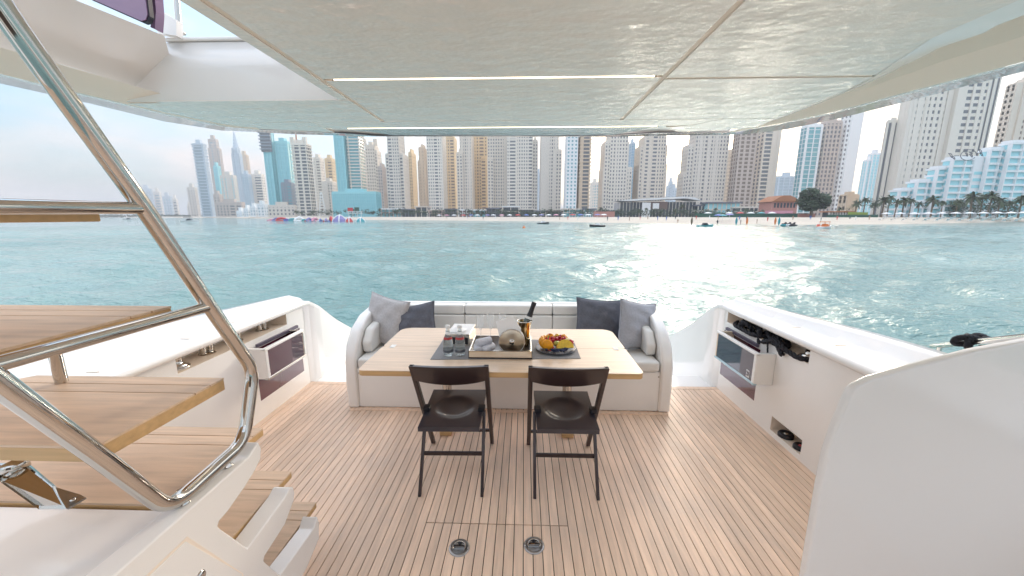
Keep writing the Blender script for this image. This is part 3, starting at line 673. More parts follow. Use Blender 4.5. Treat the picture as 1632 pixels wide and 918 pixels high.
# fruit platter
FX, FY = .225, 2.50
pl = thing('platter', 'round dark plate under the cut fruit', 'plate', (FX, FY, TT))
b = MB(); b.lathe([(0, .004), (.10, .004), (.135, .016), (.138, .014), (.105, 0), (0, 0)], seg=40); b.build('plate', mat('plate_dark', (.12, .12, .14), .25), pl)
def fruit(name, label, m, build, x, y, z, rot=(0, 0, 0), group=None):
    b = MB(); build(b); o = b.build(name, m); o.scale = (1.18,)*3; o.location = (FX+x*1.08, FY+y*1.08, TT+z*1.15); o.rotation_euler = rot; tag(o, label, 'fruit', group); return o
def wedge(r, th, a=math.pi): 
    def f(b):
        n = 10; poly = [(0, 0)]+[(r*math.cos(a*k/n), r*math.sin(a*k/n)) for k in range(n+1)]
        b.prism(poly, lambda x, z: (x, -th/2, z), lambda x, z: (x, th/2, z))
    return f
for k in range(6):
    a = math.radians(120+k*22); fruit('orange_slice', 'orange slice, '+['first', 'second', 'third', 'fourth', 'fifth', 'sixth'][k]+' in the fan along the left rim, counted from the far side', 'orange', lambda b: b.ball((0, 0, 0), (.034, .014, .030), 0, 12, 8, .03), .088*math.cos(a), .088*math.sin(a)-.0, .040+.002*k, (0, .15, a+math.pi/2+.4), 'orange slices on the platter')
for k in range(3):
    fruit('pineapple_piece', ['leftmost orange', 'middle yellow', 'rightmost orange'][k]+' fruit piece along the far rim of the platter', 'yellow' if k % 2 else 'orange', lambda b: b.ball((0, 0, 0), (.026, .020, .024), 0, 8, 5, .12), -.03+.045*k, .085-.006*k, .048, (0, 0, k), 'pineapple pieces on the platter')
o = fruit('watermelon_wedge', 'red watermelon wedge with pale green rind beside the orange slices', ['wred', 'wgreen'], lambda b: (b.prism([(-.032, -.03), (.026, -.034), (-.012, .052)], lambda x, z: (x, -.012, z), lambda x, z: (x, .012, z)), b.prism([(-.037, -.03), (-.032, -.03), (-.012, .052), (-.017, .056)], lambda x, z: (x, -.0125, z), lambda x, z: (x, .0125, z), 1)), -.032, -.05, .04, (-.45, 0, -.15))
fruit('melon_slice', 'pale yellow melon slice at the right front of the platter', 'yellow', wedge(.05, .022), .055, -.055, .025, (-.5, 0, .2)); fruit('melon_slice', 'small pale melon slice behind the larger yellow one', 'melonflesh', wedge(.042, .018), .075, -.02, .028, (-.3, 0, .9))
fruit('kiwi_half', 'green kiwi half in the middle of the platter', 'kiwi', lambda b: b.ball((0, 0, 0), (.023, .018, .016), 0, 12, 6), .005, -.03, .045, (.3, 0, 0)); fruit('kiwi_half', 'green kiwi half near the right rim of the platter', 'kiwi', lambda b: b.ball((0, 0, 0), (.02, .018, .014), 0, 12, 6), .065, .045, .045)
fruit('strawberry', 'red strawberry at the right rim of the platter', 'berry', lambda b: b.ball((0, 0, 0), (.02, .02, .022), 0, 10, 6), .095, .0, .04)
bb = MB(); [bb.ball((FX+random.gauss(0, .032), FY+.03+random.gauss(0, .024), TT+.062+random.uniform(-.012, .018)), .0105, 0, 7, 5, .1) for _ in range(46)]
tag(bb.build('raspberries', 'berry'), 'heap of dark red berries in the middle of the platter', 'fruit', kind='stuff')
bb = MB(); [bb.ball((FX+.105*math.cos(a), FY+.105*math.sin(a)*1.0+random.uniform(-.004, .018), TT+.022+random.uniform(0, .012)), .0075, 0, 7, 5) for a in [math.radians(random.uniform(222, 318)) for _ in range(60)]]
tag(bb.build('blueberries', 'blueb'), 'row of blueberries along the near rim of the platter', 'fruit', kind='stuff')
# ================================================================== STAIRS
st = thing('staircase', 'white moulded staircase with teak treads rising at the left to the upper deck', 'stairs', (0, 0, 0))
XS0, XS1 = -1.72, -1.0
def tread(z, y0, y1, x0, x1, th=.042, cham=.07):
    t = bpy.data.objects.new('tread', None); C.objects.link(t); t.parent = st; t.location = ((x0+x1)/2, (y0+y1)/2, z)
    cx, cy = t.location.x, t.location.y
    def P(pts, nm, z0, z1, m, bev=.0):
        b = MB(); b.prism([(a-cx, c-cy) for a, c in pts], lambda x, y: (x, y, z0), lambda x, y: (x, y, z1)); return b.build(nm, m, t, bevel=bev)
    P([(x0, y0), (x1, y0), (x1, y1), (x0+cham, y1), (x0, y1-cham)], 'tread_core', -th, -.006, 'teakedge', .003)
    ys = [y0+.0, y1-.112, y1-.056, y1]
    P([(x0, ys[0]), (x1, ys[0]), (x1, ys[1]-.002), (x0, ys[1]-.002)], 'board', -.006, 0, 'teak')
    P([(x0, ys[1]+.002), (x1, ys[1]+.002), (x1, ys[2]-.002), (x0+.01, ys[2]-.002)], 'board', -.006, 0, 'teak')
    P([(x0+.02, ys[2]+.002), (x1, ys[2]+.002), (x1, ys[3]), (x0+cham, ys[3])], 'board', -.006, 0, 'teak')
    return t
tread(1.68, .50, .875, XS0, XS1); tread(1.40, .63, 1.01, XS0, XS1); tread(1.12, .766, 1.15, XS0, XS1)
tread(.845, .905, 1.30, XS0-.1, XS1-.005, .03, .02); tread(.56, .95, 1.43, XS0-.1, XS1-.005, .03, .02); tread(.28, 1.10, 1.58, XS0-.1, XS1-.005, .03, .02)
b = MB(); b.box((XL, -.3, 0), (XS1-.005, .93, .815)); b.box((XL, .93, .0), (XS1-.005, 1.08, .528)); b.box((XL, 1.08, 0), (XS1-.005, 1.22, .248))
b.box((-1.72-.12, .93, .79), (XS1-.06, 1.28, .8145)); b.box((-1.84, 1.08, .50), (XS1-.06, 1.41, .5295)); b.box((-1.84, 1.22, .22), (XS1-.06, 1.56, .2495))
b.build('base', 'gel', st)
# comb-shaped stringer
cpx = [(412, 704), (417, 713), (416, 731), (407, 750), (391, 776), (363.5, 815.5), (350, 831), (348, 838), (351, 842), (371, 856), (395, 874)]
tip2 = [(454, 793), (462, 777), (468, 776), (470, 785), (469, 797), (454, 837), (422.6, 886), (421, 893), (424, 897), (433, 905), (447, 916)]
tip3 = [(500, 843), (506, 823), (509, 832), (509, 858), (489, 906), (476, 930)]
XF = -.93
def yz(l): return [(p.y, p.z) for p in (px(u, v, x=XF) for u, v in l)]
A = yz(cpx); B = yz(tip2); D = yz(tip3)
poly = [(-.3, .845), (A[0][0]-.05, .845)]+A+B+D+[(D[-1][0]-.02, 0), (-.3, 0)]
b = MB(); b.prism(poly, lambda y, z: (XS1, y, z), lambda y, z: (XF, y, z)); b.build('stringer', 'gel', st, bevel=.014, seg=3)
# white top surface of landing, and rounded fingertips
b = MB(); b.box((XS1-.9, -.3, .80), (XS1+.0, .895, .838)); b.build('landing', 'gel', st, bevel=.006)
q0 = px(298, 855, x=XF); q1 = px(387, 914, x=XF); q2 = px(238, 914, x=XF)
# locker door in the stringer face
sl = (q1-q0); vs = [(q0.y, q0.z), (q1.y, q1.z), (q1.y, q1.z-.22), (q2.y-.1, q1.z-.22), (q2.y-.1, q0.z)]
vs = [(y, z) for y, z in vs]
for nm, off, xx, m in (('door_seal', 0, .0012, 'cream'), ('locker_door', .008, .004, 'gel')):
    cy = sum(p[0] for p in vs)/5; cz = sum(p[1] for p in vs)/5
    vv = [(y-(off if y > cy else -off), z-(off if z > cz else -off)) for y, z in vs]
    b = MB(); b.prism(vv, lambda y, z: (XF, y, z), lambda y, z: (XF+xx, y, z)); b.build(nm, m, st, bevel=.001 if off else 0)
k = px(320, 918, x=XF+.004); b = MB(); b.lathe([(0, .006), (.013, .005), (.016, 0)], seg=18, mtx=Matrix.Rotation(math.pi/2, 4, 'Y')); o = b.build('latch', 'chrome', st); o.location = k
# handrail
XH = -.968
def H(u, v, xx=XH): return px(u, v, x=xx)
rail = thing('stair_handrail', 'polished steel tube handrail looping around the stair side', 'handrail', (0, 0, 0))
top = fillet([H(-60, -80), H(8, 22), H(232, 335), H(335, 490), H(404, 590), H(388, 705), H(268, 812), H(150, 722), H(0, 612), H(-150, 500)], .06, 8)
b = MB(); b.tube(top, .0205, 24); b.build('rail_tube', 'chrome', rail)
for (a, c) in (((232, 332), (-120, 327)), ((335, 488), (-120, 612))):
    b = MB(); b.tube([H(*a), H(*c)], .015, 20); b.build('cross_tube', 'chrome', rail)
for (u, v) in ((362, 742), (292, 800)):
    p = H(u, v); p.z = .846; b = MB(); b.lathe([(.017, 0), (.017, .003), (.0115, .008), (.0115, .04)], seg=18); o = b.build('rail_foot', 'chrome', rail); o.location = p
# second rail beyond the treads (far side)
r2 = thing('tread_bracket', 'bent steel tube bracket between the upper teak treads', 'bracket', (0, 0, 0))
b = MB(); b.tube(fillet([(-1.42, .9, 1.365), (-1.46, 1.05, 1.31), (-1.50, 1.10, 1.25), (-1.50, 1.10, 1.121)], .04), .016, 16); b.build('tube', 'chrome', r2)
b = MB(); b.tube([(-1.7, .5, 1.76), (-1.7, 1.0, 1.755)], .012, 14); b.build('rail', 'chrome', r2)
# steel post bracket standing on the landing, lower left
bx0, by0 = -1.135, .79
bp = thing('steel_bracket', 'folded steel plate bracket with round cup bolted to the white landing at lower left', 'bracket', (bx0, by0, .84))
def bpp(u, v, y): return px(u, v, y=y)-bp.location
q = [bpp(62, 812, .80), bpp(106, 811, .785), bpp(136, 793, .83), bpp(62, 738, .86), bpp(0, 745, .84)]
th_ = Vector((-.006, .004, -.006))
b = MB(); q5 = [bpp(0, 768, .80), bpp(62, 812, .80), bpp(106, 811, .79), bpp(84, 775, .83), bpp(40, 738, .86), bpp(-10, 738, .86)]
b.add(q5+[p+Vector((0, .006, -.004)) for p in q5], [tuple(range(6)), tuple(range(11, 5, -1))]+[(i, (i+1) % 6, 6+(i+1) % 6, 6+i) for i in range(6)]); b.build('plate', 'chrome', bp)
q6 = [bpp(106, 811, .788), bpp(136, 793, .83), bpp(128, 788, .835), bpp(84, 775, .832)]
b = MB(); b.add(q6+[p+Vector((0, .003, -.005)) for p in q6], [(0, 1, 2, 3), (7, 6, 5, 4)]+[(i, (i+1) % 4, 4+(i+1) % 4, 4+i) for i in range(4)]); b.build('foot', 'brushed', bp)
b = MB(); b.lathe([(0, .0), (.024, .002), (.028, .02), (.025, .034), (.02, .03)], seg=22, mtx=Matrix.Rotation(-.5, 4, 'Y')); o = b.build('cup', 'chrome', bp); o.location = bpp(30, 752, .845)
b = MB(); b.lathe([(0, .004), (.006, .003), (.006, 0)], seg=10); o = b.build('bolt', 'chrome', bp); o.location = bpp(116, 797, .81)
# ================================================================== CEILING
CZ = 2.30
ceil = tag(MB().build('ceiling', 'gel'), kind='structure') if False else None
def E(l, z=CZ): return [(p.x, p.y) for p in (px(u, v, z=z) for u, v in l)]
Rin = E([(1163, 212.2), (1185, 206.5), (1215, 196), (1271, 176), (1372, 136), (1484, 62)])
Rin = [(x, y) for x, y in Rin]
Lin = E([(288, 157), (330, 171), (366, 187), (400, 205), (425, 210)])
SXL, SXR = -.986, .663; gv = .011
yend = 3.27
roof = MB()
rootop = [(-2.3, 2.29), (-2.1, 3.0), (-1.6, 3.2), (1.2, 3.2), (1.8, 3.0), (2.05, 2.2), (2.1, -.5), (-1.05, -.5), (-1.05, 2.29)]
roof.prism(rootop, lambda x, y: (x, y, CZ+.035), lambda x, y: (x, y, CZ+.30))
ceil = tag(roof.build('ceiling', 'beige'), kind='structure')
def panel(poly, z=CZ, m='ceil', th=.03, nm='ceiling_panel'):
    b = MB(); b.prism(poly, lambda x, y: (x, y, z), lambda x, y: (x, y, z+th)); return b.build(nm, m, ceil, bevel=.004)
panel([(SXL+gv, -.5), (SXR-gv, -.5), (SXR-gv, 1.945), (SXL+gv, 1.945)])
panel([(SXL+gv, 1.965), (SXR-gv, 1.965), (SXR-gv, 2.765), (SXL+gv, 2.765)])
panel([(-1.5, 2.766), (1.35, 2.766), (1.2, 2.955), (.985, 2.958), (-1.33, 2.958), (-1.5, 2.955)])
Ro = [p for p in Rin if p[1] < 2.77]
ryc = sorted(Ro, key=lambda p: p[1])
yr = lambda y: interp([(p[1], p[0]) for p in ryc], y)
panel([(SXR+gv, -.5), (yr(1.0)+.05, -.5)]+[(yr(y), y) for y in (1.2, 1.4, 1.6, 1.8, 1.975)]+[(SXR+gv, 1.975)])
panel([(SXR+gv, 1.995)]+[(yr(y), y) for y in (1.995, 2.2, 2.4, 2.6)]+[(yr(2.765), 2.765), (SXR+gv, 2.765)])
panel([(-1.06, -.5), (SXL-gv, -.5), (SXL-gv, 2.27), (-1.06, 2.27)])
panel([(SXL-gv, 2.271), (SXL-gv, 2.765), (-1.9, 2.765), (-2.14, 2.271)])
for (xa, ya, xb, yb_) in ((SXL-gv, -.5, SXL+gv, 2.76), (SXR-gv, -.5, SXR+gv, 2.76), (SXR+gv, 1.976, yr(1.985)-.01, 1.994)):
    b = MB(); b.box((xa+.0005, ya, CZ+.004), (xb-.0005, yb_, CZ+.02)); b.build('seam_filler', 'beige', ceil)
# outer lip following the roof edge
Lout = E([(0, 133), (131, 162), (261, 193.5), (353, 208), (408, 210.5)])+E([(470, 214), (560, 216.6), (600, 217.6)]); Rout = E([(940, 218.6), (1000, 217.6), (1046, 216.5), (1190, 214), (1255, 206), (1340, 188), (1440, 163), (1540, 137), (1632, 114)])
Lmid = E([(0, 118), (131, 149), (261, 180), (366, 202), (415, 206.5)])+E([(470, 208.6), (560, 213), (600, 216.3)]); Rmid = E([(940, 217), (1000, 214), (1046, 211.5), (1163, 211), (1240, 197), (1330, 178), (1430, 150.5), (1535, 123), (1632, 98)])
def ext(l, first):
    (x0, y0), (x1, y1) = (l[0], l[1]) if first else (l[-1], l[-2]); p = (x0+(x0-x1)*1.0, -1.5); return ([p]+l) if first else (l+[p])
Lout = ext(Lout, 1); Lmid = ext(Lmid, 1); Rout = ext(Rout, 0); Rmid = ext(Rmid, 0)
out_ = Lout+Rout; mid = Lmid+Rmid
b = MB()
nO = len(out_)
vs = [(x, y, CZ) for x, y in out_]+[(x, y, CZ-.002) for x, y in mid]+[(x*1.005+0, y+.012, CZ+.03) for x, y in out_]
b.add(vs, [(i, nO+i, nO+i+1, i+1) for i in range(nO-1)]+[(i, i+1, 2*nO+i+1, 2*nO+i) for i in range(nO-1)], 0, True)
b.build('roof_lip', 'ceil', ceil)
b = MB(); vs = [(x*.999, y-.001, CZ-.001) for x, y in mid]+[(x*.996, y-.006, CZ+.006) for x, y in mid]
b.add(vs, [(i, nO+i, nO+i+1, i+1) for i in range(nO-1)]); b.build('lip_seam', 'slate', ceil)
# concave band between lip and panels (left, aft, right)
Lb = [(0, 76), (105, 105), (209, 136), (288, 157), (366, 188), (408, 203)]; Rb = [(1163, 210.5), (1232, 193), (1321, 159), (1387, 132), (1503, 81), (1632, 39)]
def E3(l, offs): return [tuple(px(u, v, z=CZ+o)) for (u, v), o in zip(l, offs)]
L1 = E3(Lb, [.05, .05, .05, .04, .015, .001]); R1 = E3(Rb, [.0, .012, .03, .045, .05, .05])
L1 = [(L1[0][0]*2-L1[1][0], -1.5, CZ+.05)]+L1; R1 = R1+[(R1[-1][0]*2-R1[-2][0], -1.5, CZ+.05)]
def strip(nm, a, c, m, sm=True):
    def rs(l, n=24):
        P = [Vector(p) for p in l]; d = [0]
        for i in range(1, len(P)): d.append(d[-1]+(P[i]-P[i-1]).length)
        return [Vector([interp(list(zip(d, [p[k] for p in P])), d[-1]*i/n) for k in range(3)]) for i in range(n+1)]
    A_, B_ = rs(a), rs(c); b = MB(); n = len(A_); b.add(A_+B_, [(i, i+1, n+i+1, n+i) for i in range(n-1)], 0, sm); return b.build(nm, m, ceil)
z3 = lambda l, z: [(x, y, z) for x, y in l]
strip('coved_band', z3(Lmid[:6], CZ-.002), L1, 'cream'); strip('coved_band', z3(Rmid[3:], CZ-.002), R1, 'cream')
R2 = ext(E([(1163, 209), (1225, 193), (1271, 176), (1372, 136), (1484, 62), (1600, -20)]), 0)
strip('inner_band', R1, z3(R2, CZ+.001), 'gel')
# left: coaming wall up to the flybridge, and aft face of the stair opening
LC = [(-400, -190), (0, -42), (120, 0), (205, 34), (262, 57)]
L2 = [tuple(px(u, v, z=2.60)) for u, v in LC]; La = [tuple(px(u, v, z=2.38)) for u, v in ((-400, -60), (0, 76), (105, 105), (209, 136), (288, 157))]
L2 = [(q[0], q[1], 2.60) for q in L2]
strip('opening_coaming', La, L2, 'gel')
yb = 2.272
b = MB(); prof = [(yb+.0, CZ-.0), (yb-.006, CZ+.03), (yb-.012, CZ+.10), (yb-.02, CZ+.16), (yb-.02, CZ+.30), (yb+.05, CZ+.31)]
b.add([(-2.3, y, z) for y, z in prof]+[(-1.055, y, z) for y, z in prof], [(i, i+1, 6+i+1, 6+i) for i in range(5)], 0, True); b.build('opening_aft_face', 'gel', ceil)
b = MB(); b.box((-2.0, yb-.03, CZ+.305), (-1.04, yb+.2, CZ+.325)); b.build('opening_rim', 'gel', ceil, bevel=.006)
b = MB(); Q = [Vector(p) for p in L2]
b.add([(p.x, p.y, 2.60) for p in Q]+[(p.x-.35, p.y, 2.63) for p in Q], [(i, i+1, len(Q)+i+1, len(Q)+i) for i in range(len(Q)-1)]); b.build('flybridge_ledge', 'gel', ceil)
# underside between panel edge, left rim and aft
b = MB(); poly = [(-1.9, 2.767), (-2.10, 2.30), (-2.36, 2.30), (-2.3, 2.6), (-2.05, 2.95), (-1.5, 3.12), (-1.5, 2.767)]
b.prism(poly, lambda x, y: (x, y, CZ+.0005), lambda x, y: (x, y, CZ+.03)); b.build('ceiling_panel', 'ceil', ceil)
b = MB(); poly = [(1.351, 2.767), (yr(2.765), 2.767), (1.72, 3.02), (1.5, 3.13), (1.2, 3.16), (1.05, 3.0), (1.205, 2.956)]
b.prism(poly, lambda x, y: (x, y, CZ+.0005), lambda x, y: (x, y, CZ+.03)); b.build('ceiling_panel', 'ceil', ceil)
# aft tilted strip behind the second light, blue-grey reflection put into its colour
b = MB(); b.add([(-1.32, 2.983, CZ+.0012), (.97, 2.983, CZ+.0012), (.72, 3.27, CZ+.0012), (-1.02, 3.27, CZ+.0012)], [(3, 2, 1, 0)]); b.build('aft_strip_panel', noisy(mat('aft_panel_reflection', (.50, .55, .57), .06, coat=1), scale=(.8, 2.5, 1), nscale=9, amt=.12, bump=.5, bscale=12, dist=.02), ceil)
b = MB(); b.box((-1.5, 2.97, CZ+.012), (1.25, 3.275, CZ+.034)); b.build('aft_backing', 'gel', ceil)
for (x0, x1, y) in ((-.926, .614, 1.955), (-1.33, .975, 2.972)):
    t = bpy.data.objects.new('light_strip', None); C.objects.link(t); t.parent = ceil; t.location = ((x0+x1)/2, y, CZ+.004)
    h = (x1-x0)/2; b = MB(); b.box((-h, -.006, -.0045), (h, .006, .006)); b.build('led', 'led', t)
    b = MB(); b.box((-h-.01, .0065, -.0045), (h+.01, .0095, .008)); b.build('channel_edge', 'caulk', t)
# flybridge screen seen through the stair opening
fw = thing('flybridge_window', 'violet tinted windscreen with dark frame seen through the stair opening', 'window', (0, 0, 0))
ZW2 = 1.62
def FWp(l, y): return [px(u, v, y=y) for u, v in l]
op = FWp([(60, -60), (110, -20), (150, 2), (236, 40), (243, 38), (246, 30), (240, -20), (230, -90)], 1.75)
cy_ = sum((p for p in op), Vector())/len(op)
def fr(nm, k, m, dy):
    b = MB(); P = [cy_+(p-cy_)*k for p in op]; b.prism([(p.x, p.z) for p in P], lambda x, z: (x, 1.75-dy, z), lambda x, z: (x, 1.75, z)); b.build(nm, m, fw)
fr('frame', 1.0, 'blackseal', .02); fr('pane', .955, 'bluepane', .024)
b = MB(); P = FWp([(243, 45), (250, 48), (252, 20), (246, -60), (238, -60), (247, 20)], 1.8); b.prism([(p.x, p.z) for p in P], lambda x, z: (x, 1.79, z), lambda x, z: (x, 1.83, z)); b.build('side_trim', 'bluepane', fw)
b = MB(); P = FWp([(251, 52), (281, 57), (281, 32), (249, 12)], 2.2); b.prism([(p.x, p.z) for p in P], lambda x, z: (x, 2.2, z), lambda x, z: (x, 2.24, z)); tag(b.build('moulded_block', 'gel'), 'white moulded block beside the violet windscreen on the upper deck', 'panel')
fp = thing('flybridge_post', 'thin steel post standing on the upper deck edge beside the windscreen', 'post', (0, 0, 0))
b = MB(); b.tube([px(286, 54, y=2.3), px(280, -20, y=2.3)], .014, 14); b.build('tube', 'chrome', fp)
b = MB(); q = px(286, 53, y=2.3); b.lathe([(.03, 0), (.03, .006), (.018, .012), (.018, .03)], c=q, seg=18); b.build('base', 'chrome', fp)
# ================================================================== SALOON BULKHEAD behind the camera
sb = thing('saloon_bulkhead', 'white saloon bulkhead with dark glass doors behind the viewer', 'wall', (0, -2.3, 0))
b = MB(); b.box((XL, -.1, 0), (-1.3, 0, 2.1)); b.box((1.1, -.1, 0), (XR, 0, 2.1)); b.box((-1.3, -.1, 1.95), (1.1, 0, 2.1)); b.build('wall', 'gel', sb)
for xx in (-1.3, -.095): b = MB(); b.box((xx+.004, -.08, 0), (xx+1.19, -.05, 1.946)); b.build('door', 'darkwall', sb)
# ================================================================== SKYLINE
WALLS = dict(cream=(.70, .62, .53), grey=(.68, .62, .55), tan=(.64, .51, .38), pale=(.76, .70, .62), rose=(.54, .46, .41), white=(.80, .81, .82), teal=(.31, .62, .66), dark=(.26, .29, .34), gold=(.70, .53, .32), bluish=(.48, .56, .63))  # gold: tan render with warm sunlight mixed into the colour
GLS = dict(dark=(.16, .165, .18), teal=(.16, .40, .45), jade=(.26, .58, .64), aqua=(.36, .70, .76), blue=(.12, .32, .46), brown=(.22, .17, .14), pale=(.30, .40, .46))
def tower(u0, u1, vt, Y, label, wall='cream', glass='dark', fp=4.7, bp=4.2, style='grid', solid=.5, sv=.5, dep=22, vols=None, crown=None, solids=(), vb=334, name='tower', sidegold=False, cat='tower'):
    s = -1 if (u0+u1)/2 < 835 else 1; dep = min(dep, 22*180/max(180, abs((u0+u1)/2-835))); rg = random.Random(int(u0*7+vt))
    if abs((u0+u1)/2-835) < 60: X0, X1 = px(u0, vb, y=Y).x, px(u1, vb, y=Y).x
    elif s > 0: X0, X1 = px(u0, vb, y=Y+dep).x, px(u1, vb, y=Y).x
    else: X0, X1 = px(u0, vb, y=Y).x, px(u1, vb, y=Y+dep).x
    if X1-X0 < 4: X1 = X0+4
    W = X1-X0; xc = (X0+X1)/2; uc = (u0+u1)/2
    def zt(v): return px(uc, v, y=Y).z-GZ
    H_ = zt(vt); FM = fp*Y/600; BM = bp*Y/600
    t = thing(name, label, cat, (xc, Y, GZ)); wb = MB(); gb = MB()
    vols = vols or [(0, 1, vt, 0)]
    for vi, (a, c, v, prd) in enumerate(vols):
        h = zt(v) if v else H_; x0 = -W/2+W*a; x1 = -W/2+W*c; y0 = -prd; y1 = dep-vi*.37; eps = .05*vi
        in_ = .35*Y/430
        gb.box((x0+in_, y0+in_, 0), (x1-in_, y1-in_, h-.5-eps))
        nf = max(1, int(h/FM)); fh = h/nf
        for k in range(nf+1):
            z1 = min(h, k*fh+fh*sv*(1 if style != 'glass' else .25)) if k < nf else h
            z0 = k*fh if k < nf else h-fh*.4
            o = .0 if style != 'balcony' else -.9*Y/430
            if style == 'balcony' and k < nf: z1 = z0+fh*.3
            wb.box((x0+o+eps, y0+o+eps, z0), (x1-o-eps, y1-o-eps, z1))
        if True:
            nb = max(2, round((x1-x0)/BM)); bw = (x1-x0)/nb
            for k in range(nb+1):
                pwid = bw*solid*(1 if style == 'grid' else .22); xx = x0+k*bw
                if k in (0, nb): pwid = bw*.5
                if style == 'balcony' and 0 < k < nb and k % 3: continue
                if style == 'grid' and 0 < k < nb and rg.random() < .2: continue
                if style == 'grid' and rg.random() < .12: pwid = bw*1.05
                xa_, xb_ = max(x0, xx-pwid/2)-.06, min(x1, xx+pwid/2)+.06; wb.box((xa_, y0-.12*Y/430, 0), (xb_, y0+.6, h-.11-eps)); wb.box((xa_, y1-.6, 0), (xb_, y1+.12, h-.11-eps))
            nb = max(2, round((y1-y0)/BM)); bw = (y1-y0)/nb
            for k in range(nb+1):
                pwid = bw*solid*(1 if style == 'grid' else .22); yy = y0+k*bw
                ya_, yb_ = max(y0, yy-pwid/2), min(y1, yy+pwid/2); wb.box((x0-.13, ya_, 0), (x0+.6, yb_, h-.23-eps)); wb.box((x1-.6, ya_, 0), (x1+.13, yb_, h-.23-eps))
        for (sa, sb_) in solids:
            wb.box((x0+(x1-x0)*sa, y0-.5*Y/430, 0), (x0+(x1-x0)*sb_, y1+.3, h+.4))
        # roof parapet and plant room
        wb.box((x0+.3, y0+.3, h), (x1-.3, y1-.3, h+1.2)); wb.box((x0+(x1-x0)*.28, lerp(y0, y1, .2), h+1.2), (x0+(x1-x0)*.7, lerp(y0, y1, .8), h+4.5*Y/430))
    if crown == 'dome':
        wb.lathe([(W*.22, H_), (W*.22, H_+5), (W*.24, H_+6), (W*.20, H_+9), (W*.1, H_+12), (.3, H_+14), (.2, H_+20)], c=(0, dep/2, 0), seg=14)
    if crown == 'spire':
        for k in range(6): r = W*.42*(1-k/6.5); wb.lathe([(r, H_+k*7*Y/900), (r*.95, H_+(k+1)*7*Y/900), (0, H_+(k+1)*7*Y/900)], c=(0, dep/2, 0), seg=4)
    if crown == 'fins':
        for a in (0, .16, .84, 1): wb.box((-W/2+W*a-1, -.8, H_), (-W/2+W*a+1, 3, H_+7*Y/430))
    o = gb.build('window', cmat('glass_'+glass, GLS[glass], .12, 0, .5), t); o['kind'] = 'stuff'
    wb.build('wall', cmat('render_'+wall, WALLS[wall], .75), t)
    return t
T = tower
J = 'cream residential tower'
# far left cluster
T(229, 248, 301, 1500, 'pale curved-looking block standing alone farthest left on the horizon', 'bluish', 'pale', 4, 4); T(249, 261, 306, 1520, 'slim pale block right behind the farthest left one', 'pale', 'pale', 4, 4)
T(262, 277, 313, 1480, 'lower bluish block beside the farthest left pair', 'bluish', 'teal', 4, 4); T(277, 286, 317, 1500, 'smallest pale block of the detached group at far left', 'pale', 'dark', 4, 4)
T(303, 319, 299, 1000, 'grey block at the foot of the leaning-looking balcony tower, far left', 'grey', 'dark', 3.8, 3.6); T(299, 306, 328, 1100, 'tiny low block at the left foot of the far left cluster', 'grey', 'pale', 3, 3)
T(322, 343, 229, 800, 'slim grey-blue tower with balconies, leftmost of the tall cluster', 'bluish', 'pale', 4.6, 5, 'balcony', solids=((.86, 1.0),))
T(345, 366, 236, 950, 'stepped brownish grey tower with small dome on top, far left cluster', 'rose', 'pale', 4, 4, vols=[(0, 1, 236, 0), (.15, .85, 222, 1)], crown='dome')
T(349, 361, 265, 760, 'slim bright aqua glass block in front of the domed tower', 'teal', 'aqua', 5, 5, 'glass')
T(343, 358, 310, 700, 'small brown block under the aqua slab', 'rose', 'brown', 4.2, 4); T(358, 384, 280, 740, 'block with grey vertical ribs and aqua windows between the domed and pointed towers', 'grey', 'aqua', 4.2, 5, solids=((.25, .33), (.62, .7)))
T(380, 397, 240, 900, 'grey tower with pointed spire crown, far left cluster', 'bluish', 'pale', 4, 4, vols=[(0, 1, 245, 0), (.15, .85, 236, 1)], crown='spire')
T(393, 407, 247, 960, 'plain beige tower right behind the spired tower', 'tan', 'pale', 4, 4, solids=((.1, .9),)); T(392, 407, 278, 720, 'bluish block below the plain beige tower', 'bluish', 'teal', 4.2, 3.8)
T(407, 428, 278, 740, 'grey and beige block left of the large teal glass tower', 'pale', 'dark', 4, 4, solids=((0, .18),))
T(345, 392, 323, 640, 'long low pinkish podium at the foot of the far left cluster', 'rose', 'dark', 4, 5, name='low_building', cat='building')
for i, (a, c, v) in enumerate(((376, 392, 337), (388, 402, 333), (398, 414, 330), (410, 428, 326))):
    T(a, c, v, 560-i*4, ['lowest', 'second lowest', 'second highest', 'highest'][i]+' white terraced block left of the teal glass tower', 'white', 'pale', 4, 5, name='terraced_block', cat='building', dep=14)
# teal tower pair
tt = T(430, 449, 205, 520, 'tall teal glass tower with a dark balconied top, left of the crane', 'teal', 'jade', 6, 6, 'glass', dep=14, vb=330)
hb_ = px(440, 203, y=520).z-GZ; b = MB(); X0, X1 = px(428.5, 334, y=520).x-tt.location.x, px(445, 334, y=520).x-tt.location.x
for k in range(7): z = hb_-3-k*4.2; b.box((X0-1.2, -2.6, z), (X1, .5, z+1.5))
b.build('balcony_slab', cmat('render_dark', WALLS['dark'], .75), tt)['kind'] = 'stuff'
b = MB(); b.box((X0, -1.2, hb_-31), (X1-.5, .3, hb_-1)); b.build('dark_recess', cmat('glass_dark', GLS['dark'], .12, 0, .5), tt)
T(428, 444, 200, 515.5, 'dark balcony block crowning the tall teal glass tower', 'dark', 'dark', 4, 6, 'balcony', vb=256, dep=12) if False else None
T(449, 476, 226, 524, 'broad pale teal glass tower with dark lower front, right of the taller teal one', 'teal', 'jade', 7, 7, 'glass', dep=14)
T(452, 475, 292, 508, 'dark glass front block at the foot of the broad teal tower', 'dark', 'teal', 4.2, 4.5, dep=10)
T(427, 474, 328, 500, 'grey podium under the teal glass towers', 'grey', 'dark', 5, 6, name='low_building', cat='building', dep=6)
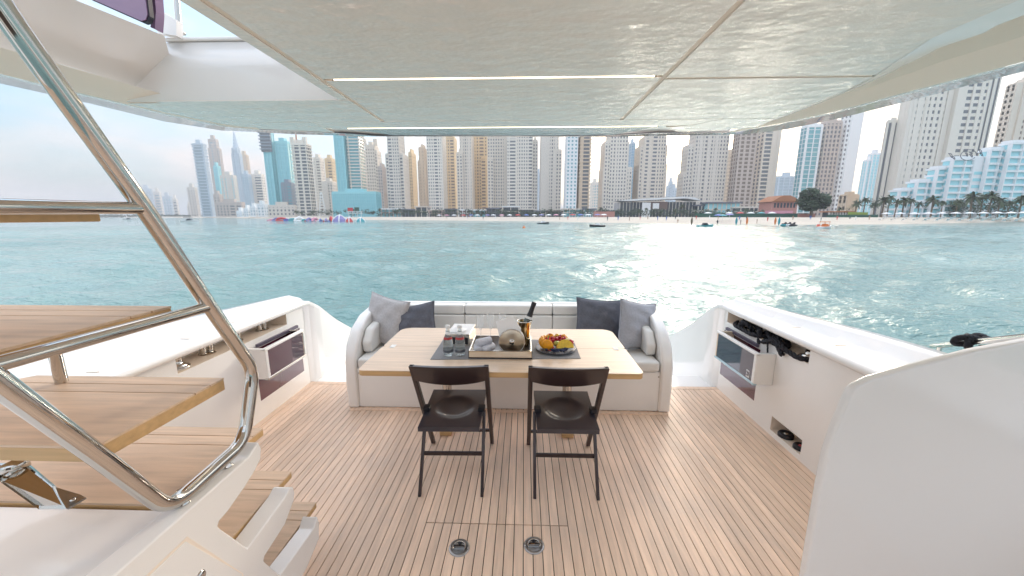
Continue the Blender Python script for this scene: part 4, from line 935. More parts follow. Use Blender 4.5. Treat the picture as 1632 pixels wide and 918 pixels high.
T(475, 505, 229, 480, 'unfinished tower with open balconies and a crane above it', 'pale', 'dark', 5, 5, 'balcony', solids=((.1, .18), (.5, .6)), crown='fins')
cr_ = thing('tower_crane', 'thin tower crane working above the unfinished balcony tower', 'crane', tuple(px(473, 229, y=490)))
b = MB(); b.box((-.6, -.6, -4), (.6, .6, 22)); b.build('mast', 'tile', cr_); b = MB(); b.box((-19, -.5, 15), (26, .5, 16.3), mtx=Matrix.Rotation(math.radians(5), 4, 'Y')); b.build('jib', 'tile', cr_)
b = MB(); b.tube([(0, 0, 22), (-17, 0, 16.9)], .18, 4); b.tube([(0, 0, 22), (20, 0, 13.9)], .18, 4); b.build('tie', 'tile', cr_)
T(506, 523, 252, 620, 'cream tower just right of the unfinished tower', 'cream', 'brown', 4.2, 3.6); T(524, 541, 253, 650, 'tan tower between the cream one and the tall teal balcony tower', 'gold', 'brown', 4.2, 3.6)
T(517, 540, 290, 540, 'plain grey block behind the white lattice mast', 'grey', 'dark', 4.4, 4.4, solids=((0, .55),))
T(541, 563, 208, 470, 'tall teal glass half tower with curved-looking front and no balconies', 'teal', 'jade', 5, 5, 'glass', dep=12)
T(562, 587, 212, 474, 'tall teal half tower with white balcony slabs', 'pale', 'teal', 4.6, 6, 'balcony', dep=14)
T(531, 609, 307, 400, 'long low teal glass hall on the shore', 'teal', 'jade', 5, 3.6, 'glass', name='glass_hall', cat='building', dep=20, vb=337)
# residential cream wall of towers
T(586, 613, 232, 560, J+' with rounded shoulders right of the teal pair', 'cream', 'brown', 4.7, 3.8, vols=[(0, 1, 240, 0), (.15, .85, 232, 1)], crown='fins')
T(606, 621, 266, 470, 'narrow rose block in front of the rounded cream tower', 'rose', 'dark', 4.6, 3.8)
T(619, 655, 246, 420, 'broad grey-cream tower with one taller centre, first of the unbroken row', 'grey', 'dark', 4.8, 3.7, vols=[(0, 1, 246, 0), (.18, .82, 205, 1.5)], solids=())
T(655, 667, 243, 520, 'narrow gold-lit tower beside the broad grey-cream one', 'gold', 'brown', 4.4, 3.7)
T(669, 686, 236, 480, 'tan tower with stepped top between two pale towers', 'tan', 'brown', 4.6, 3.7, vols=[(0, 1, 257, 0), (.25, 1, 236, 1)])
T(684, 714, 205, 425, 'pale tower with dense small windows, fourth in the row', 'pale', 'dark', 4.7, 3.5); T(712, 731, 218, 520, 'tan tower set back in a gap of the row, warmly lit', 'gold', 'brown', 4.5, 3.7)
T(730, 757, 205, 430, 'cream tower with lower pale wing at its left', 'cream', 'dark', 4.7, 3.8, vols=[(.22, 1, 205, 0), (0, .4, 244, 2)])
T(756, 780, 214, 470, 'golden tower in the middle of the row with a lower grey wing', 'gold', 'brown', 4.7, 3.9, vols=[(0, 1, 214, 0), (.55, 1.0, 252, 4)])
T(778, 809, 205, 430, 'cream tower with grey wing and darker windows, left of the three-part tower', 'cream', 'dark', 4.8, 4.0, vols=[(0, 1, 205, 0), (0, .3, 252, 2)])
T(808, 856, 205, 415, 'wide three-part pale tower with a blank strip, right end of the unbroken row', 'pale', 'dark', 4.9, 3.8, vols=[(0, .3, 219, 1), (.3, .84, 206, 0), (.84, 1, 224, -2)], solids=((.0, .08),))
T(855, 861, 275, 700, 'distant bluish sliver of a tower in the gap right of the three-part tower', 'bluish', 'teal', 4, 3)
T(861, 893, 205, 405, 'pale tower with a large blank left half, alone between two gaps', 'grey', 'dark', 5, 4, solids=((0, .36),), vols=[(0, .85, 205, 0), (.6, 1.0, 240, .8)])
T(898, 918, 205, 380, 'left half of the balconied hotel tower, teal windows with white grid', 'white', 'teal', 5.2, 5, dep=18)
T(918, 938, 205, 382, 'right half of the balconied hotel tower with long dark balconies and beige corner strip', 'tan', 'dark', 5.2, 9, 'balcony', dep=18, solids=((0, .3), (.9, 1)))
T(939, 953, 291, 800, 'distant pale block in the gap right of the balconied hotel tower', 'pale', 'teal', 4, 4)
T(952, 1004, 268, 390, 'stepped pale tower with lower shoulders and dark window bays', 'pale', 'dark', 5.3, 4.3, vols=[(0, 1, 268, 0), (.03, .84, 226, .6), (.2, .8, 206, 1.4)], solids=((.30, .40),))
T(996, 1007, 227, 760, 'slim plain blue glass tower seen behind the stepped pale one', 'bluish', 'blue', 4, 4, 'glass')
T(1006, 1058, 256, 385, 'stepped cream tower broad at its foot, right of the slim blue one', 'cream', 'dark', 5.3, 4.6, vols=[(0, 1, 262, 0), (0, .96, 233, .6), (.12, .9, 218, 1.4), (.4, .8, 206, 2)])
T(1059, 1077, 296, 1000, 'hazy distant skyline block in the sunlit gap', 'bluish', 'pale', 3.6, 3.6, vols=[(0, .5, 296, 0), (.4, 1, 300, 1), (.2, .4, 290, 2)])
T(1076, 1150, 275, 375, 'massive stepped pale tower in front of the sun glow', 'grey', 'dark', 5.4, 4.6, vols=[(0, 1, 276, 0), (.05, 1, 232, .6), (.2, 1.0, 205, 1.4)], solids=((.36, .46),))
T(1147, 1160, 244, 520, 'narrow tan tower behind the massive stepped one', 'tan', 'brown', 5, 4)
T(1157, 1194, 205, 365, 'left rosy beige half of the wide hotel with square bays', 'rose', 'brown', 5.7, 7.4, sv=.35, solid=.35, dep=20)
T(1194, 1230, 207, 368, 'right paler half of the wide hotel with square bays and golden edge', 'cream', 'dark', 5.7, 7.4, sv=.35, solid=.4, dep=12, solids=((.80, 1.0),))
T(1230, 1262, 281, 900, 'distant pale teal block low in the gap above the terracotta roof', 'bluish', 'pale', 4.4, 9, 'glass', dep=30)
T(1259, 1293, 200, 350, 'teal glass part of the slanted-looking hotel behind the big round tree', 'white', 'teal', 6.2, 12, 'glass', dep=8)
T(1287, 1322, 194, 352, 'middle part of the tall hotel with a honeycomb of small balconies', 'rose', 'dark', 6.2, 6, dep=12, sv=.4, solid=.42)
T(1318, 1352, 168, 353, 'blank white end wall of the tall hotel with one column of windows', 'white', 'dark', 6.4, 6.0, dep=12, solids=((.25, 1),))
T(1334, 1366, 312, 300, 'plain yellowish beige block at the foot of the blank hotel wall', 'tan', 'brown', 9, 9, dep=10, solids=((0, 1),), name='low_building', cat='building')
T(1362, 1388, 306, 520, 'pale teal glass tower in the gap left of the huge right tower', 'white', 'aqua', 4.2, 9, 'glass', dep=16, vols=[(0, 1, 255, 0), (.3, 1, 245, 1)])
T(1389, 1562, 128, 245, 'huge cream tower slab at the right, rising behind the white terraced hotel', 'pale', 'dark', 8.6, 8.2, dep=24, vols=[(0, .13, 190, -6), (.1, .42, 90, 0), (.4, .55, 90, -1.5), (.53, .82, 90, .5), (.8, 1, 90, -4)], solids=((0, .10), (.48, .56)), solid=.55)
T(1560, 1680, 134, 262, 'rightmost cream tower with tall dark slots near its top', 'cream', 'brown', 7.6, 7.6, dep=24, vols=[(0, 1, 134, 0), (.1, .3, 128, .8)], solids=((.0, .3),))
# white terraced beach hotel
ht = thing('terraced_hotel', 'white stepped beach hotel with aqua glass bands at the right', 'hotel', tuple(px(1500, 336, y=205)))
ht.location.z = GZ; hx = ht.location.x
stp = [(1431, 1458, 302), (1456, 1487, 288), (1484, 1508, 267), (1505, 1562, 252), (1560, 1592, 237), (1590, 1700, 226)]
wb = MB(); gb = MB(); nn = 0
for i, (u0, u1, v) in enumerate(stp):
    Y = 205-i*2.5; X0 = px(u0, 330, y=Y).x-hx; X1 = px(u1, 330, y=Y).x-hx; h = px((u0+u1)/2, v, y=Y).z-GZ; y0 = Y-205; fh = 3.15; nf = int(h/fh)
    gb.box((X0+.3, y0+.8, 0), (X1-.1, y0+6-i*.3, h-.6))
    for k in range(nf+1):
        z = h-k*fh
        if z < .5: break
        wb.box((X0+.02*i, y0, z-1.0), (X1-.02*i, y0+7-i*.3, z))
    nb = max(1, round((X1-X0)/5.2))
    for k in range(nb+1):
        xx = X0+(X1-X0)*k/nb; wb.box((xx-.22, y0-.15, 0), (xx+.22, y0+1.5, h-.2))
    wb.box((X0+.5, y0+.5, h), (X1-.5, y0+5, h+1.0))
    if i in (3, 5): wb.box((X0+(X1-X0)*.55, y0-.4, 0), (X1-.3, y0+3, h+.5)); [gb.box((X0+(X1-X0)*f_, y0-.5, z_), (X0+(X1-X0)*f_+1.7, y0-.3, z_+1.4)) for f_ in (.6, .7, .8, .9) for z_ in [1.5+3.15*q_ for q_ in range(int(h/3.15)-1)]]
gb.build('window', cmat('glass_aqua', GLS['aqua'], .12, 0, .5), ht)['kind'] = 'stuff'; wb.build('wall', cmat('render_white', WALLS['white'], .75), ht)
# scripted emblem on the hotel roof: calligraphic strokes in a ring
eb = MB(); c0 = px(1537, 248, y=188)-ht.location
for (cx, r, sy) in ((0, 2.7, 1),):
    eb.tube([(c0.x+cx+3.4*math.cos(a), c0.y-1.6, c0.z+2.3*math.sin(a)) for a in [i*math.pi/14 for i in range(27)]], .13, 6)
for k, (dx, dz, w_, h_) in enumerate(((-1.4, .2, 1.2, 1.0), (.6, -.3, 1.5, .9), (.2, .9, 1.6, .6), (4.2, 1.5, 1.6, 1.1), (5.0, .2, 1.5, .8), (-8.5, -.2, 1.8, 1.2), (-7.0, -1.2, 1.5, .8))):
    eb.tube([(c0.x+dx+w_*math.sin(t*1.0)*(1-t/9), c0.y-1.7, c0.z+dz+h_*math.cos(t*1.7)*.8) for t in [i*.35 for i in range(12)]], .13, 6)
eb.build('roof_emblem', cmat('emblem_ink', (.05, .06, .09), .5), ht)
# ================================================================== LOW SHORE BUILDINGS
def lowb(u0, u1, vt, Y, label, wall, m2='dark', vb=345, dep=14, roof=None, bays=6, name='beach_pavilion', cat='building'):
    X0, X1 = px(u0, vb, y=Y).x, px(u1, vb, y=Y).x; xc = (X0+X1)/2; h = px((u0+u1)/2, vt, y=Y).z-GZ; W = X1-X0
    t = thing(name, label, cat, (xc, Y, GZ)); r = min(1.2, h*.2)
    b = MB(); b.box((-W/2+.4, .6, 0), (W/2-.4, dep-.5, h-r)); b.build('glazing', m2, t)
    b = MB(); nb = bays
    for k in range(nb+1): x = -W/2+W*k/nb; b.box((x-.3, 0, 0), (x+.3, .9, h-r+.01))
    if h > 6: b.box((-W/2, .1, h*.45), (W/2, dep, h*.45+.8))
    b.build('column', wall, t)
    b = MB(); b.box((-W/2-1, -1, h-r), (W/2+1, dep, h)); b.build('roof', roof or wall, t)
    return t
white, dark_ = 'white', 'dark'
gy = cmat('render_grey', WALLS['grey'], .75); cmr = cmat('render_cream', WALLS['cream'], .75); brn = cmat('brown_cladding', (.16, .10, .08), .6)
WN = ['grey', 'cream', 'brown', 'white', 'slate', 'pink']; WM = [gy, cmr, brn, 'white', 'slate', cmat('pinkish_render', (.52, .38, .33), .8)]
under = ['broad grey-cream tower', 'narrow gold-lit tower', 'tan stepped tower', 'tower with dense small windows', 'tan set-back tower', 'cream tower with a lower left wing', 'golden tower', 'cream tower with grey wing', 'three-part tower, left side', 'three-part tower, right side', 'gap beside the three-part tower', 'tower with the blank left half', 'balconied hotel tower', 'distant pale block', 'stepped pale tower left of the hall']
cuts = [608, 640, 662, 684, 708, 730, 752, 776, 800, 828, 852, 872, 896, 930, 952, 986]; rr = random.Random(12)
for k in range(15):
    vt_ = rr.uniform(328, 336.5); wi = rr.randrange(6); gi = rr.choice(['dark', 'dark', 'aq', brn])
    lowb(cuts[k]+rr.uniform(0, 2), cuts[k+1]-rr.uniform(.5, 4), vt_, lerp(390, 362, k/14)-rr.uniform(0, 8), WN[wi]+' low promenade building under the '+under[k], WM[wi], cmat('glass_teal', GLS['teal'], .12, 0, .5) if gi == 'aq' else gi, roof=rr.choice([None, 'slate', 'white', gy]), bays=rr.randrange(2, 6), dep=rr.uniform(8, 16))
mall = thing('shore_hall', 'large dark hall with long pale swept roof on the shore', 'building', (px(1047, 340, y=330).x, 330, GZ))
X0, X1 = px(984, 340, y=330).x-mall.location.x, px(1112, 340, y=330).x-mall.location.x; hz = lambda v: px(1047, v, y=330).z-GZ
b = MB(); b.box((X0+2, 1, 0), (X1-2, 22, hz(322))); b.build('glazing', 'dark', mall)
b = MB(); b.prism([(X0, hz(320)), (X0+8, hz(318)), (X1-14, hz(313.5)), (X1-5, hz(315)), (X1+1, hz(320)), (X1-12, hz(316.5)), (X0+8, hz(320.5))], lambda x, z: (x, -3, z), lambda x, z: (x, 23, z)); b.build('roof', 'white', mall)
b = MB(); b.box((X0+24, -.6, hz(334)), (X1-26, .9, hz(321.5))); b.build('brown_panel', brn, mall)
b = MB(); b.box((X0+20, -2, 0), (X0+27, -.7, hz(323))); b.box((X0+29, -2, hz(333)), (X0+34, -.7, hz(324))); b.build('white_portal', 'white', mall)
b = MB()
for k in range(24): x = lerp(X0+2, X1-2, k/23); b.box((x-.15, .2, 0), (x+.15, .98, hz(322)))
b.build('mullion', gy, mall)
lowb(1112, 1128, 326, 320, 'small dark pavilion right of the large hall', gy, roof='slate', bays=3); lowb(1128, 1178, 322, 312, 'pale green glazed pavilion under the massive stepped tower', cmr, cmat('glass_aqua', GLS['aqua'], .12, 0, .5), roof='slate', bays=7); lowb(1180, 1228, 329, 300, 'low grey restaurant under the wide hotel', gy, bays=7)
# terracotta roof house
hs = thing('beach_house', 'house with wide terracotta gable roof left of the big round tree', 'house', (px(1249, 340, y=255).x, 255, GZ))
X0, X1 = px(1229, 340, y=255).x-hs.location.x, px(1270, 340, y=255).x-hs.location.x; hz = lambda v: px(1249, v, y=255).z-GZ
b = MB(); b.box((X0, .5, 0), (X1, 14, hz(322))); b.build('wall', 'pinkish', hs)
b = MB(); b.prism([(X0-1.2, hz(321.5)), (X1+1.2, hz(321.5)), (X1-3, hz(315)), ((X0+X1)/2+2, hz(311.5)), ((X0+X1)/2-2, hz(311.5)), (X0+3, hz(315))], lambda x, z: (x, -1, z), lambda x, z: (x, 15, z)); b.build('roof', 'tile', hs)
b = MB()
for k in range(7): x = lerp(X0+2, X1-2, k/6); b.box((x-.55, .3, hz(331)), (x+.55, .6, hz(323.5)))
b.build('window', 'dark', hs)['kind'] = 'stuff'
b = MB(); b.box((X0-4, -2, 0), (X1-4, .2, hz(336))); b.build('porch', 'bpink', hs)
lowb(1322, 1356, 336.5, 205, 'row of small white beach huts with dark openings right of the big tree', 'white', roof='tile', bays=8, dep=6)
# green screens and hedges
def wallbox(u0, u1, v0, v1, Y, m, name, label, cat):
    a = px(u0, v1, y=Y); c = px(u1, v0, y=Y); b = MB(); n = max(2, int((c.x-a.x)/3)); z0 = min(GZ-.4, a.z)
    for k in range(n): x0 = lerp(a.x, c.x, k/n); x1 = lerp(a.x, c.x, (k+1)/n); b.box((x0+.04, Y, z0), (x1-.04, Y+.5+.2*(k % 2), c.z-.06*(k % 3)))
    tag(b.build(name, m), label, cat)
wallbox(1108, 1272, 340, 345, 205, 'greenfence', 'screen_fence', 'long dark green screen fence behind the sand, left of the big tree', 'fence'); wallbox(1318, 1400, 342, 346, 190, 'greenfence', 'hedge', 'low dark green hedge behind the sand, right of the big tree', 'hedge')
wallbox(1352, 1384, 338, 343, 193, 'lime', 'hedge', 'short bright lime green hedge beside the palms', 'hedge'); wallbox(1272, 1300, 340, 346, 192, 'pinkish', 'wall', 'low pinkish wall at the foot of the big round tree', 'wall'); wallbox(946, 980, 337, 344, 290, 'pinkish', 'wall', 'reddish fence left of the swept roof hall on the beach', 'fence')
# ================================================================== TREES AND PALMS
def crown_cards(b, c, rad, n, size, rng, shell=.55):
    for _ in range(n):
        while True:
            p = Vector((rng.uniform(-1, 1), rng.uniform(-1, 1), rng.uniform(-1, 1)))
            if shell < p.length < 1: break
        p = Vector(c)+Vector((p.x*rad[0], p.y*rad[1], p.z*rad[2])); u = Vector((rng.gauss(0, 1), rng.gauss(0, 1), rng.gauss(0, 1))).normalized(); v = u.orthogonal().normalized(); s = size*rng.uniform(.6, 1.3)
        b.add([p-u*s, p+v*s*.6, p+u*s, p-v*s*.6], [(0, 1, 2, 3)])
def tree(x, y, h, rx, label, m='leaf', n=900, seed=0, group=None):
    rng = random.Random(seed); t = thing('tree', label, 'tree', (x, y, GZ), 0, group)
    b = MB(); b.tube([(0, 0, -.3), (.1, 0, h*.25), (-.1, .1, h*.5), (0, 0, h*.7)], [h*.05, h*.04, h*.03, h*.015], 8)
    for k in range(5): a = k*1.3; b.tube([(0, 0, h*.25+k*.3), (rx*.5*math.cos(a), rx*.5*math.sin(a), h*.55)], [h*.022, h*.01], 6)
    b.build('trunk', 'trunk', t)
    b = MB(); 
    for k in range(13):
        a = rng.uniform(0, 6.28); r = rng.uniform(.1, .62)*rx; c = (r*math.cos(a), r*math.sin(a), h*rng.uniform(.38, .80)); s = rx*rng.uniform(.38, .52)
        crown_cards(b, c, (s, s, s*.85*h/(2*rx)*1.0), n//13, rx*.085, rng, .2)
    b.build('crown', m, t); return t
p = px(1297, 343, y=190); tree(p.x, 192, px(1297, 297, y=190).z-GZ, 8.6, 'big round dark green tree in front of the tall hotel', n=5200, seed=4)
def palm_proto(name, seed, h):
    rng = random.Random(seed); t = thing(name, 'x', 'palm tree', (0, 0, GZ), 0, 'palm trees along the beach')
    b = MB(); b.tube([(0, 0, -.3), (.12, 0, h*.4), (.2, .1, h*.8), (.15, .1, h)], [.32, .24, .2, .26], 7); b.build('trunk', 'trunk', t)
    b = MB()
    for k in range(30):
        a = k*2.4+rng.uniform(-.2, .2); el = rng.uniform(-.35, 1.15); Lf = h*.0+3.0*rng.uniform(.85, 1.1); pr = None; w_ = .38
        for i in range(6):
            s_ = i/5; r = Lf*s_*math.cos(el)*(1-.1*s_); z = h+Lf*s_*math.sin(el)-1.7*s_*s_*(1.1-.2*el)
            c = Vector((.15+r*math.cos(a), .1+r*math.sin(a), z)); sd_ = Vector((-math.sin(a), math.cos(a), -.55))*w_*(math.sin(math.pi*min(1, s_*.85+.12)))
            sd2 = Vector((math.sin(a), -math.cos(a), -.55))*w_*(math.sin(math.pi*min(1, s_*.85+.12)))
            if pr: b.add([pr[0], c, c+sd_, pr[1]], [(0, 1, 2, 3)]); b.add([pr[0], pr[2], c+sd2, c], [(0, 1, 2, 3)])
            pr = (c, c+sd_, c+sd2)
    b.build('crown', 'palm', t); return t
protos = [palm_proto('palm_tree', 11, 7.5), palm_proto('palm_tree', 12, 6.0), palm_proto('palm_tree', 13, 9)]
used = [False]*3
def palm(u, vt, Y, label, k):
    o = protos[k] if not used[k] else copy_tree(protos[k]); used[k] = True
    h = px(u, vt, y=Y).z-GZ; hp = [9.2, 7.6, 10.8][k]; s = max(.45, h/hp); o.location = (px(u, 340, y=Y).x, Y, GZ); o.scale = (s, s, s); o.rotation_euler.z = random.uniform(0, 6); o['label'] = label
PL = [(1338, 330, 215), (1362, 318, 212), (1376, 312, 205), (1392, 320, 200), (1405, 311, 196), (1414, 308, 202), (1426, 316, 190), (1438, 311, 196), (1449, 314, 188), (1462, 320, 192), (1484, 310, 186), (1500, 318, 182), (1523, 316, 176), (1546, 304, 170), (1562, 306, 172), (1574, 303, 168), (1590, 312, 165), (1606, 318, 160), (1624, 308, 158), (1640, 312, 150),
      (1215, 333, 240), (1188, 331, 245), (1160, 332, 240), (1140, 330, 250), (1086, 324, 290), (1077, 331, 280), (1030, 330, 285), (1018, 333, 282), (957, 329, 300), (936, 331, 310), (902, 333, 315), (878, 332, 320), (829, 333, 330), (797, 334, 335), (760, 334, 340), (722, 333, 345), (690, 334, 350), (668, 333, 350), (637, 331, 355), (606, 331, 360)]
PLN = ['low palm beside the beach huts right of the big tree', 'low palm directly above the lime hedge', 'palm leaning over the right end of the lime hedge', 'palm just past the right end of the lime hedge', 'leftmost tall palm of the dense group by the lime hedge', 'tall palm in the dense group, under the lowest hotel terrace', 'shorter palm in the dense group, left of the hotel glass', 'tall palm before the first aqua windows of the hotel', 'palm before the second hotel terrace', 'shorter palm at the right end of the dense group',
 'tall palm standing free before the third hotel terrace', 'shorter palm below the left part of the roof emblem', 'shorter palm below the middle of the roof emblem', 'very tall palm below the right end of the roof emblem', 'palm close to the right of the tallest one', 'tall palm paired with its neighbour right of the emblem', 'shorter palm before the plain white hotel wing', 'shortest palm near the right edge of the photo', 'tall palm at the right edge of the photo', 'palm cut off by the right edge of the photo',
 'small palm left of the terracotta roof house', 'small palm in front of the right half of the wide hotel', 'small palm in front of the left half of the wide hotel', 'small palm before the pale green pavilion', 'tallest palm before the right end of the swept roof hall', 'small palm under the right part of the swept roof', 'palm before the white portal of the swept roof hall', 'small palm left of the white portal of the hall', 'palm below the stepped pale tower, left of the hall', 'small palm beside the reddish beach fence',
 'small palm below the balconied hotel tower', 'small palm below the tower with the blank left half', 'small palm below the three-part pale tower', 'small palm below the left edge of the three-part tower', 'small palm below the golden tower', 'small palm below the tan set-back tower', 'small palm below the tower with dense small windows', 'small palm below the narrow gold-lit tower', 'small palm below the broad grey-cream tower', 'small palm at the right end of the low teal glass hall']
for i, (u, v, Y) in enumerate(PL):
    near = PLN[i]
    palm(u, v, Y, near, i % 3)
# broad foliage behind palms, promenade shrubs (one mass nobody could count)
rng = random.Random(5); b = MB()
for k in range(60):
    u = rng.uniform(1356, 1640); Y = interp([(1356, 222), (1640, 178)], u); vv = rng.uniform(320, 338)
    q = px(u, vv, y=Y); crown_cards(b, (q.x, q.y, max(2.0, q.z)), (3.2, 2.5, 2.6), 60, .45, rng, .1)
for k in range(330):
    u = rng.uniform(470, 1260); Y = interp([(470, 400), (700, 352), (1260, 262)], u); q = px(u, rng.uniform(335, 343), y=Y-6)
    crown_cards(b, (q.x, q.y, max(1.8, q.z)), (rng.uniform(2, 4.5), 2, rng.uniform(1, 2.4)), 26, .6, rng, .1)
tag(b.build('shrubbery', 'leaf'), 'dense dark green planting behind the beach and palms', 'shrubs', kind='stuff')
b = MB(); rng = random.Random(8)
for k in range(420):
    u = rng.uniform(-60, 430); Y = rng.uniform(1020, 1120)*.98; q = px(u, 342.5, y=Y); crown_cards(b, (q.x, q.y, 2.5), (14, 5, rng.uniform(2, 6)), 8, 3.0, rng, .1)
tag(b.build('far_tree_line', 'leaf'), 'thin dark line of trees on the far left shore', 'trees', kind='stuff')
# ================================================================== BEACH LIFE
def boat(u, v, L_, label, hull='white', sup='dark', rz=0, canopy=None, tilt=0):
    p = px(u, v, z=ZW); t = thing('motor_boat', label, 'boat', (p.x, p.y, ZW-.05), rz)
    b = MB(); n = 8; rows = []
    for i in range(n+1):
        s = i/n; x = (s-.5)*L_; wd = L_*.16*(1-max(0, (s-.45)/.55)**2.2)+.02; zt_ = L_*.09+L_*.05*s*s
        rows.append([(x, -wd, zt_), (x, -wd*.75, 0), (x, wd*.75, 0), (x, wd, zt_)])
    for a, c in zip(rows, rows[1:]): b.add(a+c, [(k, 4+k, 4+k+1, k+1) for k in range(3)]+[(3, 7, 4, 0)], 0)
    b.add(rows[0], [(0, 1, 2, 3)]); b.build('hull', hull, t)
    b = MB(); b.prism([(-L_*.2, L_*.08), (L_*.15, L_*.1), (L_*.05, L_*.22), (-L_*.12, L_*.22)], lambda x, z: (x, -L_*.09, z), lambda x, z: (x, L_*.09, z)); b.build('cabin', sup, t)
    if canopy:
        b = MB(); b.box((-L_*.3, -L_*.13, L_*.30), (L_*.12, L_*.13, L_*.33)); [b.box((x-.03, y-.03, L_*.1), (x+.03, y+.03, L_*.3)) for x in (-L_*.28, L_*.1) for y in (-L_*.11, L_*.11)]; b.build('canopy', canopy, t)
    return t
def person(u, v, h, label, cl='dark', z=None, Y=None, arm=.1):
    p = px(u, v, y=Y) if Y else px(u, v, z=z if z is not None else -.6)
    me = bpy.data.meshes.new('person'); J_ = [(0, 0, .50), (0, 0, .66), (0, 0, .80), (0, 0, .86), (0, 0, .94), (.055, 0, .47), (.07, .02, .26), (.08, 0, .02), (-.055, 0, .47), (-.08, -.03, .26), (-.10, 0, .02), (.11, 0, .80), (.15+arm, 0, .64), (.16+arm, .03, .50), (-.11, 0, .80), (-.16, 0, .64), (-.15, .03, .50)]
    Ed = [(0, 1), (1, 2), (2, 3), (3, 4), (0, 5), (5, 6), (6, 7), (0, 8), (8, 9), (9, 10), (2, 11), (11, 12), (12, 13), (2, 14), (14, 15), (15, 16)]
    R_ = [.085, .075, .075, .03, .055, .05, .035, .02, .05, .035, .02, .035, .026, .018, .035, .026, .018]
    me.from_pydata([(a*h, b_*h, c*h) for a, b_, c in J_], [e for e in Ed], []); o = bpy.data.objects.new('person', me); C.objects.link(o)
    sk = o.modifiers.new('skin', 'SKIN'); L_ = me.skin_vertices[0] if me.skin_vertices else None
    if L_ is None:
        bm = bmesh.new(); bm.from_mesh(me); bm.verts.layers.skin.verify(); bm.to_mesh(me); bm.free()
    for i, q in enumerate(me.skin_vertices[0].data): q.radius = (R_[i]*h, R_[i]*h); q.use_root = (i == 0)
    ss = o.modifiers.new('sub', 'SUBSURF'); ss.levels = 1; ss.render_levels = 1
    me.materials.append(M[cl]); o.location = p; o.rotation_euler.z = random.uniform(0, 6); tag(o, label, 'person'); return o
boat(303, 353.5, 7.5, 'small dark speedboat on open water below the far left towers', 'white', 'dark', .3, 'slate'); boat(206, 350.5, 7, 'tiny boat far out on the left, behind the stair rail', 'grey' if False else 'white', 'dark', .5)
boat(866, 356.5, 4.6, 'small dark boat anchored off the beach in the middle', 'black', 'white', .4); boat(952, 361, 4.2, 'small black and white boat right of the middle, nearest the viewer', 'black', 'white', 2.9); boat(1124, 361, 4.6, 'low green and black boat beside the beach left of the water scooters', 'teal', 'black', .2)
boat(1315, 364, 4.8, 'white and orange boat with orange canopy just off the beach', 'white', 'borange', .5, 'borange'); boat(1304, 361.5, 3.2, 'small orange inflatable touching the white boat', 'borange', 'bred', 1.0)
for (u, v, m, l) in ((1102, 358.5, 'trunk', 'brown paddle board standing upright at the waterline, left of the green boat'), (1173, 358.8, 'teal', 'teal paddle board standing upright at the waterline'), (1190, 358.5, 'borange', 'orange paddle board standing upright right of the teal one'), (1235, 358.5, 'borange', 'orange paddle board standing next to the blue one'), (1241, 359.5, 'teal', 'blue-green paddle board standing beside the water scooters')):
    p = px(u, v, z=-.85); pr = []
    b = MB(); b.prism([(.32*math.sin(math.pi*k/12)*(1 if k < 12 else 1), 2.5*k/12-.1) for k in range(13)]+[(-.32*math.sin(math.pi*k/12), 2.5*k/12-.1) for k in range(11, 0, -1)], lambda x, z: (x, -.05, z), lambda x, z: (x, .05, z)); o = b.build('paddle_board', m); o.location = p; tag(o, l, 'paddle board')
for i, (u, v) in enumerate(((1250, 360), (1257, 360), (1264, 360.3))):
    p = px(u, v, z=-.95); t = thing('water_scooter', ['pale blue water scooter at the waterline, left of three', 'pale blue water scooter in the middle of three', 'darker water scooter at the right of three'][i], 'water scooter', (p.x, p.y, -.95), .3)
    b = MB(); b.ball((0, 0, .15), (1.5, .55, .4), 0, 12, 6); b.build('hull', ['teal', 'white', 'black'][i], t); b = MB(); b.prism([(-.9, .4), (.3, .45), (.55, 1.0), (.35, 1.05), (.1, .75), (-.8, .7)], lambda x, z: (x, -.22, z), lambda x, z: (x, .22, z)); b.build('seat', 'black', t)
def umbrella(u, v, Y, m, label, open_=True, h=2.6):
    p = px(u, v, y=Y); z0 = p.z; t = thing('beach_umbrella', label, 'umbrella', (p.x, Y, z0), 0, None)
    b = MB(); b.tube([(0, 0, 0), (0, 0, h)], .05, 6); b.build('pole', 'white', t)
    b = MB(); b.lathe([(1.7, h-.6), (1.0, h-.25), (0, h)], seg=8, smooth=False); b.build('canopy', m, t)
umbrella(1144, 352, 150, 'bblue', 'blue umbrella on the sand left of the paddle boards'); umbrella(1151, 352.5, 149, 'teal', 'teal umbrella touching the blue one'); umbrella(1162, 351, 152, 'bpurple', 'pale purple umbrella right of the teal one')
person(1143, 359.3, 1.7, 'person in dark shorts standing at the waterline by the umbrellas', 'black', z=-.9); person(1180, 358.8, 1.7, 'person in dark clothes beside the teal paddle board', 'black', z=-.85); person(1206, 357, 1.7, 'person standing alone on the sand right of the orange paddle board', 'skin', z=-.7)
person(1354, 352, 1.75, 'person in dark top walking on the sand near the lime hedge', 'dark', z=-.15); person(1080, 356, 1.7, 'person in the shallows left of the brown paddle board', 'skin', z=-.95); person(1048, 351.5, 1.7, 'person in blue walking on the beach below the swept roof hall', 'bblue', z=.2)
for i, (u, v) in enumerate(((892, 351), (905, 350.5), (921, 351.5), (968, 352), (985, 351.5), (1003, 352.2), (1020, 351), (790, 349.5), (770, 350), (745, 349), (712, 349))):
    place_ = ['below the blank-walled tower', 'left of the balconied hotel tower', 'below the balconied hotel tower', 'in front of the reddish fence', 'right of the reddish fence', 'below the stepped pale tower', 'below the swept roof hall', 'under the golden towers', 'near the white sunshades', 'left of the sunshades', 'on the left part of the middle beach'][i]
    person(u, v, 1.75, 'tiny person on the beach sand '+place_, ['skin', 'bred', 'white', 'dark', 'bblue'][i % 5], z=.1)
